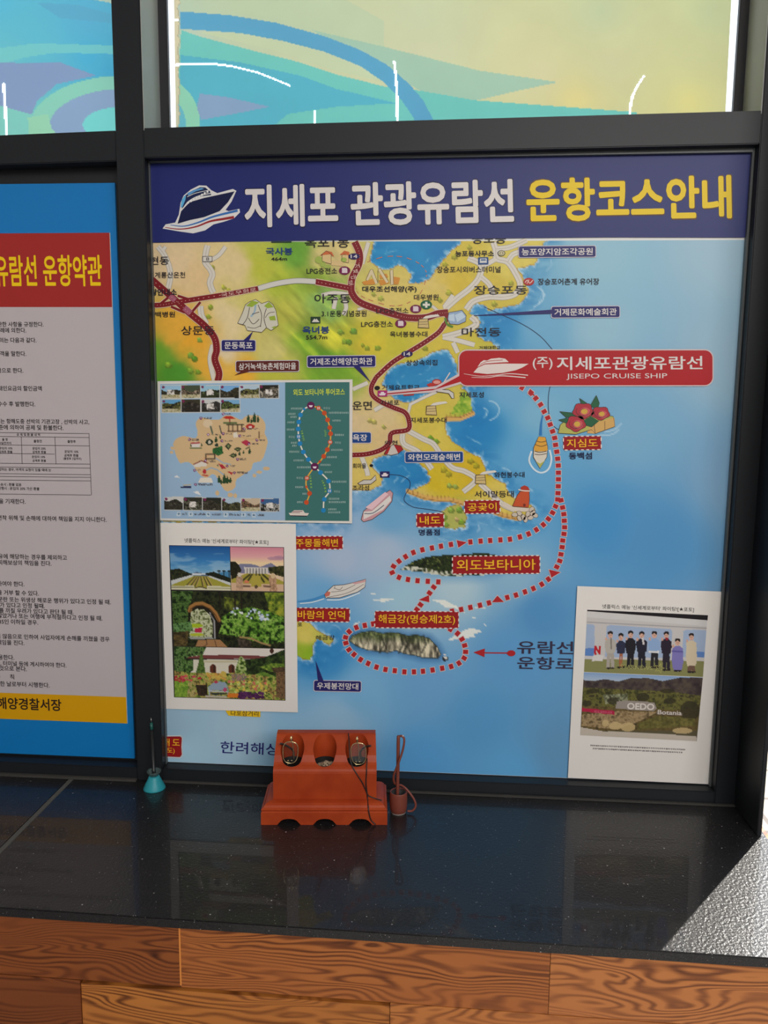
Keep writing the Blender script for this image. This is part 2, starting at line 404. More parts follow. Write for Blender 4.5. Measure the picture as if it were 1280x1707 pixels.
# walls, floor, ceiling, ground
bm = bmesh.new(); add_box(bm, XL, .594, .036, .060, SILL-.1, Z0+.475)
add_box(bm, XL, 2.2, .03, .16, 2.80, 3.60); add_box(bm, XL-.6, XL, .0, .16, 0, 3.6); add_box(bm, XL, .594, .036, .12, 0, SILL-.1)
struct(bm_obj('wall_back', bm, M_BACK))
bm = bmesh.new(); add_box(bm, XL-.68, XL-.6, -5, .16, 0, 3.6); struct(bm_obj('wall_left', bm, M_PLASTER))
bm = bmesh.new(); add_box(bm, XL-.68, 2.2, -5, .16, 3.60, 3.66); struct(bm_obj('ceiling', bm, M_PLASTER))
bm = bmesh.new(); add_box(bm, XL-.68, 2.2, -5, .16, -.05, 0); struct(bm_obj('floor', bm, mat('grey_floor_tile', (.22, .21, .2), .5)))
bm = bmesh.new(); add_box(bm, -8, 14, .16, 24, -.25, -.15); struct(bm_obj('ground', bm, paving_material()))

# frame members
def hexa(name, x0, x1, y0, y1, zb0, zb1, zt0, zt1, m, parent=None, bev=.0015):
    bm = bmesh.new()
    add_hexa(bm, [(x0, y0, zb0), (x1, y0, zb1), (x1, y1, zb1), (x0, y1, zb0), (x0, y0, zt0), (x1, y0, zt1), (x1, y1, zt1), (x0, y1, zt0)])
    if bev: bmesh.ops.bevel(bm, geom=bm.edges[:], offset=bev, segments=2, affect='EDGES')
    return bm_obj(name, bm, m, parent)
struct(hexa('trim_1', -.592, -.540, 0, .14, SILL, SILL, 2.8, 2.8, M_FRAME))                                   # mullion
struct(hexa('trim_2', -.540, .5465, .001, .14, Z0+.4521, Z0+.4625, Z0+.504, Z0+.517, M_FRAME))                  # head rail
struct(hexa('trim_3', XL, -.592, .001, .14, Z0+.4303, Z0+.4475, Z0+.4765, Z0+.5005, M_FRAME))
struct(hexa('trim_4', -.540, .5465, .001, .036, SILL, SILL, SILL+.026, SILL+.026, M_FRAME))                      # bottom rail
struct(hexa('trim_5', XL, -.592, .001, .036, SILL, SILL, SILL+.029, SILL+.026, M_FRAME))
struct(hexa('trim_6', .5465, .594, 0, .14, SILL, SILL, 2.8, 2.8, M_FRAME))                                       # right post
struct(hexa('trim_7', .584, .592, -.107, 0, SILL, SILL, 2.8, 2.8, M_FRAME, bev=.001))                            # its fin
bm = bmesh.new(); add_box(bm, -.540, .584, -.007, .0, SILL, SILL+.0035, .001); add_box(bm, XL, -.592, -.009, .0, SILL, SILL+.005, .001)
struct(bm_obj('trim_8', bm, M_CAULK))
bm = bmesh.new()
for a in ((-.5400, -.5445+.0035, Z0-.72, Z0+.4585),): add_box(bm, -.5403, -.5388, .020, .0355, SILL+.026, Z0+.4585, .0008)
add_box(bm, .5425, .5468, .020, .0355, SILL+.026, Z0+.463, .0008)
add_hexa(bm, [(-.5375, .020, Z0+.4505), (.5425, .020, Z0+.4555), (.5425, .0355, Z0+.4555), (-.5375, .0355, Z0+.4505), (-.5375, .020, Z0+.454), (.5425, .020, Z0+.4635), (.5425, .0355, Z0+.4635), (-.5375, .0355, Z0+.454)])
struct(bm_obj('trim_9', bm, M_GASKET))

# upper windows: sash, pane, reveal
def window(name, xo0, xo1, xi0, xi1, zb):
    bm = bmesh.new()
    add_box(bm, xo0, xi0, .088, .0985, zb, 2.80, .001); add_box(bm, xi1, xo1, .088, .0985, zb, 2.80, .001)
    add_box(bm, xi0, xi1, .088, .0985, zb, zb+.02, .001); add_box(bm, xi0, xi1, .088, .0985, 2.76, 2.80, .001)
    s = struct(bm_obj(name, bm, M_SASH))
    bm = bmesh.new(); add_box(bm, xi0, xi1, .0970, .0984, zb+.02, 2.76); bm_obj('pane', bm, M_GLASS, s)
    return s
w1 = window('window_1', XL, -.592, XL+.02, -.606, Z0+.462)
w2 = window('window_2', -.5385, .5495, -.5215, .5285, Z0+.492)
bm = bmesh.new(); add_box(bm, -.540, -.5385, .002, .088, Z0+.50, 2.8); bm_obj('reveal', bm, M_REVEAL, w2)
bm = bmesh.new(); add_box(bm, .545, .5465, .002, .088, Z0+.512, 2.8); bm_obj('reveal', bm, M_REVEAL, w2)

# granite ledge: two slabs and the grey joint
def yfront(x): return -.4192-.0166*x
M_GRAN = granite_material()
def slab(x0, x1):
    bm = bmesh.new(); zb, zt = SILL-.0155, SILL
    add_hexa(bm, [(x0, yfront(x0), zb), (x1, yfront(x1), zb), (x1, .035, zb), (x0, .035, zb), (x0, yfront(x0), zt), (x1, yfront(x1), zt), (x1, .035, zt), (x0, .035, zt)])
    bmesh.ops.bevel(bm, geom=bm.edges[:], offset=.0015, segments=2, affect='EDGES')
    return bm_obj('granite_ledge', bm, M_GRAN)
tag(slab(-.7225, .600), 'long polished black granite slab under the map poster, right of the joint', 'ledge')
tag(slab(XL, -.7315), 'black granite slab at the left edge, left of the grey joint', 'ledge')
bm = bmesh.new(); add_hexa(bm, [(-.7318, yfront(-.73)+.001, SILL-.0150), (-.7222, yfront(-.72)+.001, SILL-.0150), (-.7222, .030, SILL-.0150), (-.7318, .030, SILL-.0150),
                                (-.7318, yfront(-.73)+.001, SILL-.0004), (-.7222, yfront(-.72)+.001, SILL-.0004), (-.7222, .030, SILL-.0004), (-.7318, .030, SILL-.0004)])
struct(bm_obj('trim_10', bm, mat('grey_grout', (.09, .09, .08), .7)))

# wooden cladding under the ledge: boards are one surface
def cladding():
    bm = bmesh.new(); lay = bm.verts.layers.float_color.new('board'); lay2 = bm.verts.layers.float_color.new('tone')
    rows = [(-.0165, -.1280, [XL, -.945, -.3740, .1785, .62]), (-.1295, -.2440, [XL, -.534, -.0541, .40, .62]), (-.2455, -.36, [XL, -.8, -.2, .62]), (-.3615, -.48, [XL, -.5, .1, .62]), (-.4815, -.6, [XL, -.7, .0, .62]), (-.6015, -.9, [XL, -.6, .2, .62])]
    offs = {(0, 1): (2.31, 5.2, .55), (0, 2): (3.7, 1.35, .32), (0, 3): (8.2, 4.0, 2.0), (1, 0): (5.1, 2.0, 7.2), (1, 1): (1.3, 9.0, 3.1), (1, 2): (7.9, 3.3, 4.4)}
    tones = {(0, 1): (.55, .44, .40), (0, 2): (.88, .80, .74), (0, 3): (1.1, 1.12, 1.2), (1, 0): (.46, .36, .34), (1, 1): (1.0, 1.0, .8), (1, 2): (1.1, 1.1, 1.05)}
    for i, (zt, zb, xs) in enumerate(rows):
        for j in range(len(xs)-1):
            g0 = .0004; top = zt; yb = 0.0
            if (i, j) == (1, 1): top = zt-.0065; yb = .002
            x0, x1 = xs[j]+g0, xs[j+1]-g0; n0 = len(bm.verts)
            y0, y1 = yfront(x0)+.022+yb, yfront(x1)+.022+yb
            add_hexa(bm, [(x0, y0, SILL+zb), (x1, y1, SILL+zb), (x1, .03, SILL+zb), (x0, .03, SILL+zb), (x0, y0, SILL+top), (x1, y1, SILL+top), (x1, .03, SILL+top), (x0, .03, SILL+top)])
            bm.verts.ensure_lookup_table(); o = offs.get((i, j), (rng.uniform(0, 9), rng.uniform(0, 9), rng.uniform(0, 9))); t = tones.get((i, j), (.8, .8, .8))
            for v in bm.verts[n0:]: v[lay] = (*o, 1); v[lay2] = (*t, 1)
    return bm_obj('wall_front', bm, wood_material())
struct(cladding())
bm = bmesh.new(); add_box(bm, -.3752, -.3728, yfront(-.374)+.0213, yfront(-.374)+.024, SILL-.125, SILL-.0165)
struct(bm_obj('trim_11', bm, mat('orange_filler_strip', (.72, .26, .05), .5)))

# ================================================================== printed film on the upper windows
M_FILM = film_material(); K_FILM = 1.2
def film_right():
    p = Pic((289, -60), (1222, -60), (1207, 228), (293.5, 238), 1.8); X, Y = p.X, p.Y
    p.C = idw([(300, 0, (190, 208, 196)), (420, 5, (205, 214, 178)), (700, 20, (210, 216, 180)), (1000, 20, (203, 212, 172)), (1180, 20, (202, 210, 165)), (700, 90, (215, 216, 180)),
               (900, 120, (222, 216, 172)), (960, 170, (232, 218, 150)), (1150, 170, (228, 220, 148)), (1150, 90, (212, 212, 160)), (1020, 100, (214, 212, 168))], X, Y, 1.7)
    f = lambda *q: [(q[i], q[i+1]) for i in range(0, len(q), 2)]
    p.poly(f(296, -60, 470, -60, 640, 35, 640, 90, 300, 18), (196, 212, 180), .7)
    p.poly(f(520, 50, 640, 78, 720, 98, 800, 118, 930, 137, 860, 152, 792, 168, 715, 158, 640, 120), (172, 205, 184))
    p.poly(f(302, 50, 330, 60, 420, 84, 500, 104, 560, 124, 640, 144, 700, 151, 790, 167, 1062, 187, 1066, 240, 290, 240), (118, 205, 198))
    p.poly(f(302, 92, 400, 104, 500, 126, 560, 148, 660, 172, 560, 178, 480, 190, 420, 240, 290, 240), (92, 186, 208))
    p.poly(f(420, 55, 560, 74, 620, 100, 646, 138, 560, 118, 470, 88, 330, 53), (205, 216, 180))
    p.poly(f(300, 19, 380, 25, 460, 38, 540, 60, 600, 83, 645, 108, 682, 140, 706, 168, 722, 200, 726, 240, 700, 240, 690, 197, 670, 168, 640, 137, 600, 110, 540, 86, 470, 68, 400, 55, 300, 48), (96, 170, 208))
    p.ell(255, 205, 78, 80, (150, 215, 188)); p.ell(250, 210, 60, 62, (106, 190, 208))
    p.poly(f(333, 156, 380, 162, 450, 178, 390, 190, 335, 200, 328, 178), (142, 170, 205))
    tear = 299 + 2.2*(vnoise(Y/5, Y*0+3, 5)-.5)*2
    p.put((X < tear).astype(float), (228, 214, 180), .9); p.put(((X > tear-1.5) & (X < tear)).astype(float), (190, 180, 150))
    g2 = fbm(X/60, Y/60, 3); p.C *= (.98+.04*g2)[..., None]
    sc = [([(291, 108), (350, 106), (385, 110), (430, 121), (455, 131), (484, 143)], 2.4), ([(657, 102), (660, 130), (662, 165), (662, 215)], 3.0), ([(1073, 127), (1063, 142), (1054, 160), (1050, 182), (1049, 215)], 3.4),
          ([(524, 183), (525, 215)], 2.2), ([(291, 34), (297, 34)], 2.6)]
    for pts, w in sc: p.hole |= dist_poly(pts, X, Y, False) < w*.42
    p.C = p.C*.92+255*.08*.9  # whitish haze mixed into the film's own colours
    o = p.build('window_film', .0963, 0, None, M_FILM, K_FILM, .98)
    return tag(o, 'cream and teal printed window film above the map poster, torn along its left edge', 'window film')
def film_left():
    p = Pic((-330, -60), (205, -60), (215, 236), (-330, 262), 2.0); X, Y = p.X, p.Y
    f = lambda *q: [(q[i], q[i+1]) for i in range(0, len(q), 2)]
    p.C = idw([(0, 0, (95, 195, 226)), (150, 30, (96, 186, 224)), (60, 60, (100, 196, 222)), (150, 95, (80, 184, 224)), (20, 95, (110, 200, 215)), (180, 120, (76, 178, 220)), (60, 200, (128, 208, 205)), (10, 200, (120, 210, 215))], X, Y, 1.7)
    p.poly(f(60, -60, 220, -60, 220, 12, 150, -2), (196, 214, 200))
    p.poly(f(60, 4, 130, 8, 200, 28, 200, 40, 100, 30), (98, 178, 214), .8)
    p.poly(f(-330, 84, 0, 80, 60, 72, 200, 76, 200, 90, 90, 88, 40, 96, 0, 108, -330, 120), (128, 212, 214), .8)
    p.poly(f(-330, 105, 0, 105, 100, 104, 160, 126, 95, 140, 62, 168, 52, 192, 0, 176, -330, 180), (140, 164, 206))
    p.ell(205, 212, 155, 86, (146, 216, 198)); p.ell(207, 214, 126, 66, (146, 174, 212)); p.ell(204, 208, 66, 30, (126, 222, 222))
    p.poly(f(-330, 176, 0, 176, 56, 192, 70, 240, -330, 262), (136, 212, 204)); p.poly(f(46, 196, 80, 190, 86, 214, 110, 240, 50, 240), (160, 220, 190))
    for pts, w in [([(6, 140), (8, 170), (10, 200), (11, 236)], 3.6)]: p.hole |= dist_poly(pts, X, Y, False) < w*.42
    p.C = p.C*.92+255*.08*.9  # same pale haze blended into this film's print
    o = p.build('window_film', .0963, 0, None, M_FILM, K_FILM, .98)
    return tag(o, 'blue and lilac swirled window film, upper left corner of the view', 'window film')
film_right(); film_left()

# ================================================================== the map poster
def F(*q): return [(q[i], q[i+1]) for i in range(0, len(q), 2)]
PY = .030
poster = empty('map_poster', (0, PY, SILL+.026))
tag(poster, 'large blue and yellow harbour cruise map poster with navy title band', 'poster')
bm = bmesh.new()
xl, xr, zb, zt = -.5450, .5550, Z0-.7198, Z0+.4564
add_box(bm, xl, xr, PY, PY+.0055, zb, zt); bm_obj('poster_board', bm, mat('white_poster_board', (.72, .72, .70), .5), poster)
MP = Print(PY, poster)
# --- land outlines
LAND = [F(248, 396, 618, 396, 622, 404, 619, 420, 617, 434, 631, 447, 647, 450, 662, 442, 674, 446, 685, 459, 680, 472, 696, 472, 714, 466, 729, 447, 741, 430, 753, 416, 767, 408, 770, 396,
          915, 396, 905, 408, 897, 428, 895, 437, 889, 442, 879, 445, 862, 448, 869, 457, 877, 471, 881, 485, 875, 500, 862, 508, 842, 512, 822, 516, 814, 519, 808, 510, 797, 506, 787, 512, 783, 522,
          795, 526, 801, 536, 795, 550, 797, 561, 806, 569, 820, 569, 830, 579, 834, 592, 790, 640, 768, 646, 781, 654, 785, 670, 788, 687, 767, 696, 744, 696, 742, 711, 744, 723, 759, 739, 781, 754, 797, 760, 808, 774, 814, 792,
          830, 800, 842, 807, 846, 817, 858, 829, 890, 846, 893, 856, 888, 862, 862, 866, 838, 861, 822, 855, 800, 850, 771, 841, 749, 835, 730, 835, 706, 831, 680, 821, 690, 815, 714, 805, 717, 795, 706, 779, 690, 763, 674, 750,
          660, 756, 637, 760, 621, 767, 619, 775, 627, 785, 639, 797, 635, 809, 617, 817, 600, 819, 580, 815, 580, 830, 560, 870, 260, 870, 248, 640),
        F(480, 1030, 516, 1037, 527, 1050, 557, 1066, 549, 1075, 529, 1065, 520, 1077, 522, 1091, 518, 1101, 506, 1099, 496, 1095, 480, 1096),
        F(735, 855, 745, 846, 752, 843, 762, 840, 770, 845, 778, 858, 776, 878, 760, 882, 742, 880)]
BAY = F(747, 583, 757, 600, 762, 611, 764, 637, 739, 647, 722, 655, 702, 663, 686, 670, 670, 670, 655, 663, 645, 649, 637, 640, 641, 627, 649, 616, 662, 607, 690, 602, 706, 596, 716, 590, 730, 584)
SEA = [(850, 425, (118, 176, 203)), (1000, 430, (142, 187, 206)), (1200, 420, (152, 186, 205)), (1200, 600, (148, 182, 203)), (1000, 550, (146, 187, 207)), (900, 545, (110, 170, 205)), (830, 545, (48, 138, 194)), (1220, 800, (124, 165, 198)),
       (1050, 720, (122, 173, 207)), (1100, 900, (84, 147, 197)), (1000, 870, (74, 146, 201)), (880, 760, (98, 166, 210)), (800, 710, (36, 130, 190)), (850, 650, (110, 170, 208)), (900, 690, (122, 178, 208)), (860, 850, (94, 164, 210)), (680, 780, (45, 132, 188)),
       (690, 430, (38, 142, 196)), (720, 410, (34, 132, 190)), (690, 640, (48, 140, 192)), (650, 860, (110, 167, 207)), (570, 880, (150, 182, 212)), (570, 930, (168, 187, 212)), (640, 920, (168, 188, 212)), (680, 1000, (160, 197, 217)), (760, 975, (176, 203, 215)),
       (860, 960, (140, 182, 210)), (540, 1000, (110, 168, 212)), (545, 1095, (58, 140, 200)), (600, 1150, (120, 177, 217)), (700, 1140, (108, 165, 211)), (850, 1090, (95, 156, 206)), (900, 1020, (84, 146, 197)), (800, 1200, (90, 156, 206)), (850, 1290, (96, 166, 216)),
       (560, 1200, (148, 190, 221)), (400, 1220, (166, 197, 217)), (300, 1255, (166, 204, 226)), (290, 1215, (156, 190, 212)), (480, 1240, (140, 186, 217)), (700, 1270, (88, 160, 216)), (930, 1250, (100, 152, 194)), (1195, 1100, (128, 158, 190)), (780, 890, (110, 168, 208))]
GROUND = [(262, 425, (214, 190, 150)), (300, 440, (224, 198, 155)), (380, 440, (222, 200, 148)), (330, 470, (222, 192, 142)), (290, 545, (228, 172, 62)), (322, 575, (230, 168, 52)), (262, 590, (110, 162, 50)), (290, 625, (80, 148, 46)), (345, 612, (228, 172, 60)),
          (420, 500, (208, 198, 112)), (390, 530, (224, 204, 155)), (370, 585, (224, 204, 165)), (440, 440, (188, 192, 70)), (492, 420, (110, 165, 60)), (470, 475, (170, 185, 62)), (515, 470, (150, 178, 66)), (535, 505, (140, 178, 92)), (478, 530, (192, 192, 80)), (515, 575, (128, 170, 52)),
          (545, 600, (110, 165, 46)), (560, 560, (192, 192, 60)), (610, 575, (212, 194, 60)), (570, 615, (120, 168, 48)), (450, 590, (206, 196, 120)), (450, 620, (190, 190, 70)), (410, 622, (230, 175, 60)), (560, 430, (218, 198, 135)), (640, 500, (216, 196, 112)), (700, 505, (214, 194, 104)),
          (660, 570, (196, 188, 60)), (720, 480, (214, 192, 112)), (760, 470, (208, 182, 62)), (780, 430, (206, 186, 70)), (820, 470, (204, 182, 70)), (850, 430, (214, 197, 92)), (740, 560, (208, 188, 72)), (805, 580, (196, 186, 70)), (650, 690, (216, 192, 142)), (600, 700, (216, 192, 145)), (640, 655, (212, 190, 110)),
          (640, 725, (214, 187, 132)), (700, 690, (208, 188, 75)), (755, 665, (208, 188, 82)), (778, 676, (140, 176, 52)), (730, 725, (214, 192, 82)), (785, 775, (208, 176, 40)), (725, 805, (208, 182, 42)), (700, 822, (212, 187, 92)), (830, 830, (214, 192, 92)), (610, 800, (216, 192, 102)),
          (506, 1055, (216, 200, 100)), (512, 1083, (140, 178, 42)), (548, 1067, (190, 187, 90)), (505, 1040, (212, 195, 90)), (755, 866, (176, 178, 92))]
p = Pic((246.5, 404), (1253, 400), (1189.6, 1306.6), (275.2, 1269.6), 2.15); X, Y = p.X, p.Y
sea = idw(SEA, X, Y, 3.2)
land = np.zeros(X.shape, bool); d = np.full(X.shape, 1e9)
wx = X+5*(fbm(X/9, Y/9, 21)-.5); wy = Y+5*(fbm(X/9, Y/9, 22)-.5)
for L in LAND: land |= inside(L, wx, wy); d = np.minimum(d, dist_poly(L, wx, wy))
bay = inside(BAY, wx, wy); land &= ~bay; d = np.minimum(d, dist_poly(BAY, wx, wy))
swirl = fbm(X/16+2*fbm(X/30, Y/30, 5), Y/10, 8, 3)
deep = np.clip(1-d/34, 0, 1)*np.clip((swirl-.25)*2.2, 0, 1)
c = sea*(1-.62*deep[..., None])+np.array((24, 112, 178.))*.62*deep[..., None]
foam = np.clip(1-d/(3+15*fbm(X/7, Y/7, 31)**2), 0, 1)*np.clip((fbm(X/4.5, Y/4.5, 33)-.30)*3, 0, 1)
streak = np.clip(1-np.abs(d-17-9*fbm(X/22, Y/22, 35))/2.0, 0, 1)*np.clip((fbm(X/14, Y/14, 36)-.52)*5, 0, 1)
c = c+(np.array((205, 224, 234.))-c)*np.clip(foam*.9+streak*.55, 0, .92)[..., None]
jx = 40*(fbm(X/40, Y/40, 41)-.5); jy = 40*(fbm(X/40, Y/40, 42)-.5)
gl = idw(GROUND, X+jx, Y+jy, 3.6)
hill = np.clip(1-np.hypot((X-530)/110, (Y-520)/150), 0, 1)
rid = fbm((X*.7+Y*.7)/46, (X*.7-Y*.7)/12, 44, 3)
gl = gl*(1+(hill*.75*(rid-.5))[..., None]) + (np.array((228, 212, 60.))-gl)*(hill*np.clip((rid-.62)*3, 0, .6))[..., None]
gl = gl*(.97+.06*fbm(X/6, Y/6, 47))[..., None]
edge = np.clip(1-np.abs(d-.6)/1.3, 0, 1)*land
gl = gl+(np.array((150, 105, 45.))-gl)*(edge*.65)[..., None]
p.C = np.where(land[..., None], gl, c)
# shoreline cliffs, the two islands, waves, tree clumps
for q in (F(680, 821, 706, 831, 730, 835, 749, 835, 771, 841), F(822, 855, 838, 861, 862, 866), F(744, 696, 767, 696, 788, 687)):
    s = [(x, y+(-4 if y > 700 else 4)*.5) for x, y in q]; p.line(s, 8, (214, 170, 96)); p.line(q, 1.2, (130, 84, 40), .8)
    for k in range(len(q)-1):
        for t in (0, .33, .66): x = q[k][0]*(1-t)+q[k+1][0]*t; y = q[k][1]*(1-t)+q[k+1][1]*t; p.line([(x, y), (x-1, y-8)], 1, (140, 95, 45), .7)
OE = F(667, 950, 676, 943, 690, 935, 705, 930, 722, 926.5, 748, 925, 775, 924, 800, 921, 815, 923, 832, 927, 846, 938, 826, 954, 800, 960, 770, 960, 740, 960, 720, 957, 700, 953)
p.put(np.clip(1-dist_poly(OE, X, Y)/16, 0, 1)*(1-inside(OE, X, Y)), (92, 150, 198), .55)
p.leaves(OE, [(16, 20, 14), (30, 38, 22), (52, 66, 30), (28, 34, 22), (110, 120, 62)], 3.6, 51)
p.put(((dist_poly(OE, X, Y) < 7) & inside(OE, X, Y) & (Y > 945)).astype(float)*np.clip((vnoise(X/3, Y/3, 9)-.38)*4, 0, 1), (222, 222, 205), .9)
HG = F(582, 1068, 587, 1060, 602, 1054, 620, 1052, 638, 1056, 650, 1054, 663, 1055, 680, 1060, 693, 1058, 715, 1064, 728, 1077, 735, 1091, 730, 1097, 703, 1096, 690, 1092, 675, 1090, 660, 1084, 646, 1088, 634, 1086, 614, 1084, 594, 1077)
p.put(np.clip(1-dist_poly(HG, X, Y)/12, 0, 1)*(1-inside(HG, X, Y)), (45, 95, 150), .6)
m = inside(HG, X, Y); ver = fbm(X/3.2, Y/13, 53, 3); top = np.clip((1074-Y+6*(vnoise(X/12, Y*0, 4)-.5))/14, 0, 1)
rock = np.array((70, 66, 56.))+(np.array((226, 216, 186.))-np.array((70, 66, 56.)))*np.clip((ver-.34)*2.6, 0, 1)[..., None]
green = np.array((34, 50, 26.))+(np.array((110, 128, 62.))-np.array((34, 50, 26.)))*np.clip((fbm(X/3, Y/3, 55)-.35)*2.4, 0, 1)[..., None]
p.put(m.astype(float), rock*(1-.75*top[..., None])+green*.75*top[..., None]); p.line(HG+HG[:1], 1.4, (44, 52, 44), .8)
for xx in (636, 668, 675, 706): p.line([(xx, 1060), (xx+4, 1074), (xx-3, 1088)], 3, (40, 42, 34), .7)
p.ell(742, 1098, 5.5, 4.2, (48, 52, 58)); p.ell(743, 1096, 3, 2.2, (220, 216, 205)); p.ell(741, 1092, 1.6, 1.2, (230, 228, 220))
for q in (F(717, 1000.7, 743, 1000.7, 752, 1006, 762, 1011, 778, 1023, 758, 1014, 741, 1012, 732, 1004), F(745, 1068.7, 764, 1054, 785, 1047, 805, 1052, 790, 1057, 792, 1062, 764, 1065), F(620, 1000, 640, 998, 660, 998, 645, 1002, 640, 1004), F(617, 990, 623, 988, 628, 991),
          F(585, 1040, 592, 1039, 600, 1036, 594, 1042), F(782, 1028, 797, 1029, 789, 1031), F(804, 1038, 810, 1041, 816, 1041, 809, 1044), F(788, 1012, 802, 1011, 815, 1015, 800, 1015)): p.poly(q, (236, 236, 226), .9)
for (x, y, s, c2) in ((281, 608, 1.0, (130, 165, 50)), (318, 592, .9, (120, 160, 60)), (325, 598, .8, (90, 145, 40)), (318, 618, .8, (130, 165, 55)), (331, 620, .8, (120, 155, 50)), (333, 567, .7, (130, 165, 70)), (568, 553, .9, (130, 160, 60)), (590, 552, 1.0, (110, 155, 60)),
                      (575, 569, .8, (140, 165, 55)), (582, 570, .8, (110, 150, 50)), (355, 445, .6, (170, 170, 60)), (373, 479, .7, (180, 180, 70)), (382, 484, .6, (180, 180, 70)), (352, 512, .7, (140, 160, 50)), (348, 528, .7, (150, 165, 55)), (612, 580, .7, (150, 165, 50)), (630, 580, .8, (140, 160, 50)), (605, 575, .6, (150, 160, 50)),
                      (719, 730, .8, (110, 150, 40)), (728, 736, .8, (120, 155, 45)), (750, 810, .7, (150, 170, 80)), (760, 811, .7, (150, 170, 80)), (785, 768, .9, (170, 160, 40)), (794, 776, .9, (170, 160, 40)), (740, 783, .9, (170, 160, 45)), (748, 790, .9, (170, 160, 45)), (758, 428, .8, (170, 165, 50)), (742, 440, .8, (170, 165, 50)),
                      (782, 412, .7, (170, 165, 55)), (749, 488, .9, (170, 170, 60)), (733, 500, .7, (170, 170, 60)), (824, 506, .8, (165, 165, 60)), (852, 472, .7, (165, 165, 55)), (709, 580, .8, (150, 160, 50)), (623, 490, .6, (170, 175, 75)), (635, 497, .8, (175, 180, 80)), (617, 700, .7, (190, 180, 95)), (624, 703, .7, (190, 180, 95)), (640, 711, .6, (180, 178, 90)),
                      (741, 862, .9, (130, 165, 60)), (752, 850, .9, (140, 170, 70)), (766, 850, .9, (120, 160, 60)), (770, 870, .9, (125, 160, 55)), (744, 874, .8, (130, 165, 60)), (762, 866, .5, (200, 170, 120))):
    p.ell(x, y+1.5, 6.5*s, 5.0*s, tuple(v*.72 for v in c2), .75); p.ell(x-1, y-1, 4.8*s, 4.2*s, c2); p.ell(x-2, y-2.5, 2.2*s, 1.8*s, tuple(min(255, v*1.25) for v in c2), .8)
for q in (F(770, 655, 781, 656, 785, 670, 787, 682, 772, 688, 752, 690, 757, 678, 765, 668),): p.leaves(q, [(105, 150, 40), (150, 182, 60), (190, 200, 80)], 5, 61)
for q in (F(816, 668, 826, 672, 832, 682, 828, 694, 816, 701), F(806, 680, 812, 684, 811, 692), F(890, 512, 903, 502, 908, 490), F(896, 478, 905, 486, 906, 494), F(1008, 720, 1024, 716, 1036, 706), F(1000, 726, 1020, 724, 1032, 716)): p.line(catmull(q, 5), 2.2, (205, 226, 236), .6)
p.build('sea_and_land', PY, 1, poster)

# --- roads
wr = [(F(346, 409, 343, 422, 342, 437, 350, 448, 354, 458, 350, 470, 352, 480, 356, 488), 9), (F(376, 411, 364, 426, 346, 436), 6), (F(334, 510, 336, 526, 344, 540), 9), (F(263, 411, 274, 425, 282, 445, 284, 462, 280, 482), 8), (F(276, 411, 270, 420), 5), (F(355, 575, 350, 600, 357, 634), 7),
      (F(536, 492, 556, 488, 580, 490), 5), (F(560, 495, 556, 515), 6), (F(572, 493, 577, 512, 572, 525), 6), (F(596, 516, 612, 512), 4), (F(614, 404, 608, 425, 604, 440), 6),
      (F(878, 400, 850, 412, 826, 415), 8), (F(822, 404, 826, 416, 828, 431, 846, 437, 860, 457, 867, 475, 860, 489, 842, 495, 814, 495, 789, 502, 777, 516), 9), (F(846, 437, 854, 425, 866, 420), 8), (F(780, 430, 801, 441, 799, 461, 785, 479, 761, 498, 741, 516), 9), (F(828, 431, 812, 440, 801, 446), 7),
      (F(801, 461, 816, 475, 822, 493), 8), (F(785, 528, 794, 540, 771, 553, 738, 562), 9), (F(738, 562, 761, 567, 791, 575), 7), (F(755, 571, 763, 588), 7),
      (F(671, 722, 673, 740, 698, 754, 720, 782), 8), (F(680, 718, 706, 732, 722, 740, 735, 758, 753, 779, 775, 786, 793, 800, 772, 820), 8), (F(800, 806, 812, 817, 838, 841, 858, 850), 8), (F(603, 762, 611, 783, 613, 793), 7), (F(588, 649, 613, 638), 6), (F(682, 675, 706, 663, 728, 653), 4), (F(684, 674, 680, 690), 4), (F(624, 684, 641, 674), 6), (F(720, 510, 732, 520), 4), (F(740, 512, 755, 492), 6)]
for k, (a, w) in enumerate(wr):
    o = MP.strokes('side_road', [(a, w+1.6)], pm((168, 160, 146)), 2+.012*k); MP.strokes('road_surface', [(a, w)], pm((212, 206, 195)), 3+.012*k, o)
    if w >= 8: MP.strokes('lane_line', [(a, .6)], pm((170, 164, 152)), 4+.012*k, o)
red = [(F(249, 509, 272, 508, 296, 503.6, 330, 498, 375, 491, 430, 481), 8), (F(526, 469.5, 555, 475, 583, 480.5), 9), (F(591, 403, 599, 422, 598, 441, 588, 461, 585.5, 475, 587, 489, 600, 504, 631, 516, 668, 527, 688, 530, 711, 529, 729, 523, 747, 521), 11),
       (F(741, 540, 731, 554, 708, 570.6, 678, 589, 653, 605, 627, 629), 7.5), (F(627, 629, 619, 645, 621, 659, 635, 670, 657, 680, 674, 687, 681, 699, 680, 716, 653, 722, 649, 738, 635, 750, 611, 757, 586, 758.5), 7.5), (F(250, 463, 277, 487, 298, 505.6, 316, 522, 340, 542, 357, 562, 361, 583, 358, 599, 365, 621, 363, 635), 11),
       (F(334, 503.6, 320, 520), 4), (F(284, 493, 268, 506), 4), (F(285, 511, 308, 521), 4), (F(296, 493, 318, 500), 4), (F(740, 521, 745, 530, 741, 541), 6)]
for k, (a, w) in enumerate(red):
    o = MP.strokes('red_road', [(a, w+2.4)], pm((214, 190, 160)), 5+.02*k); MP.strokes('road_surface', [(a, w)], pm((124, 30, 36)), 6+.02*k, o)
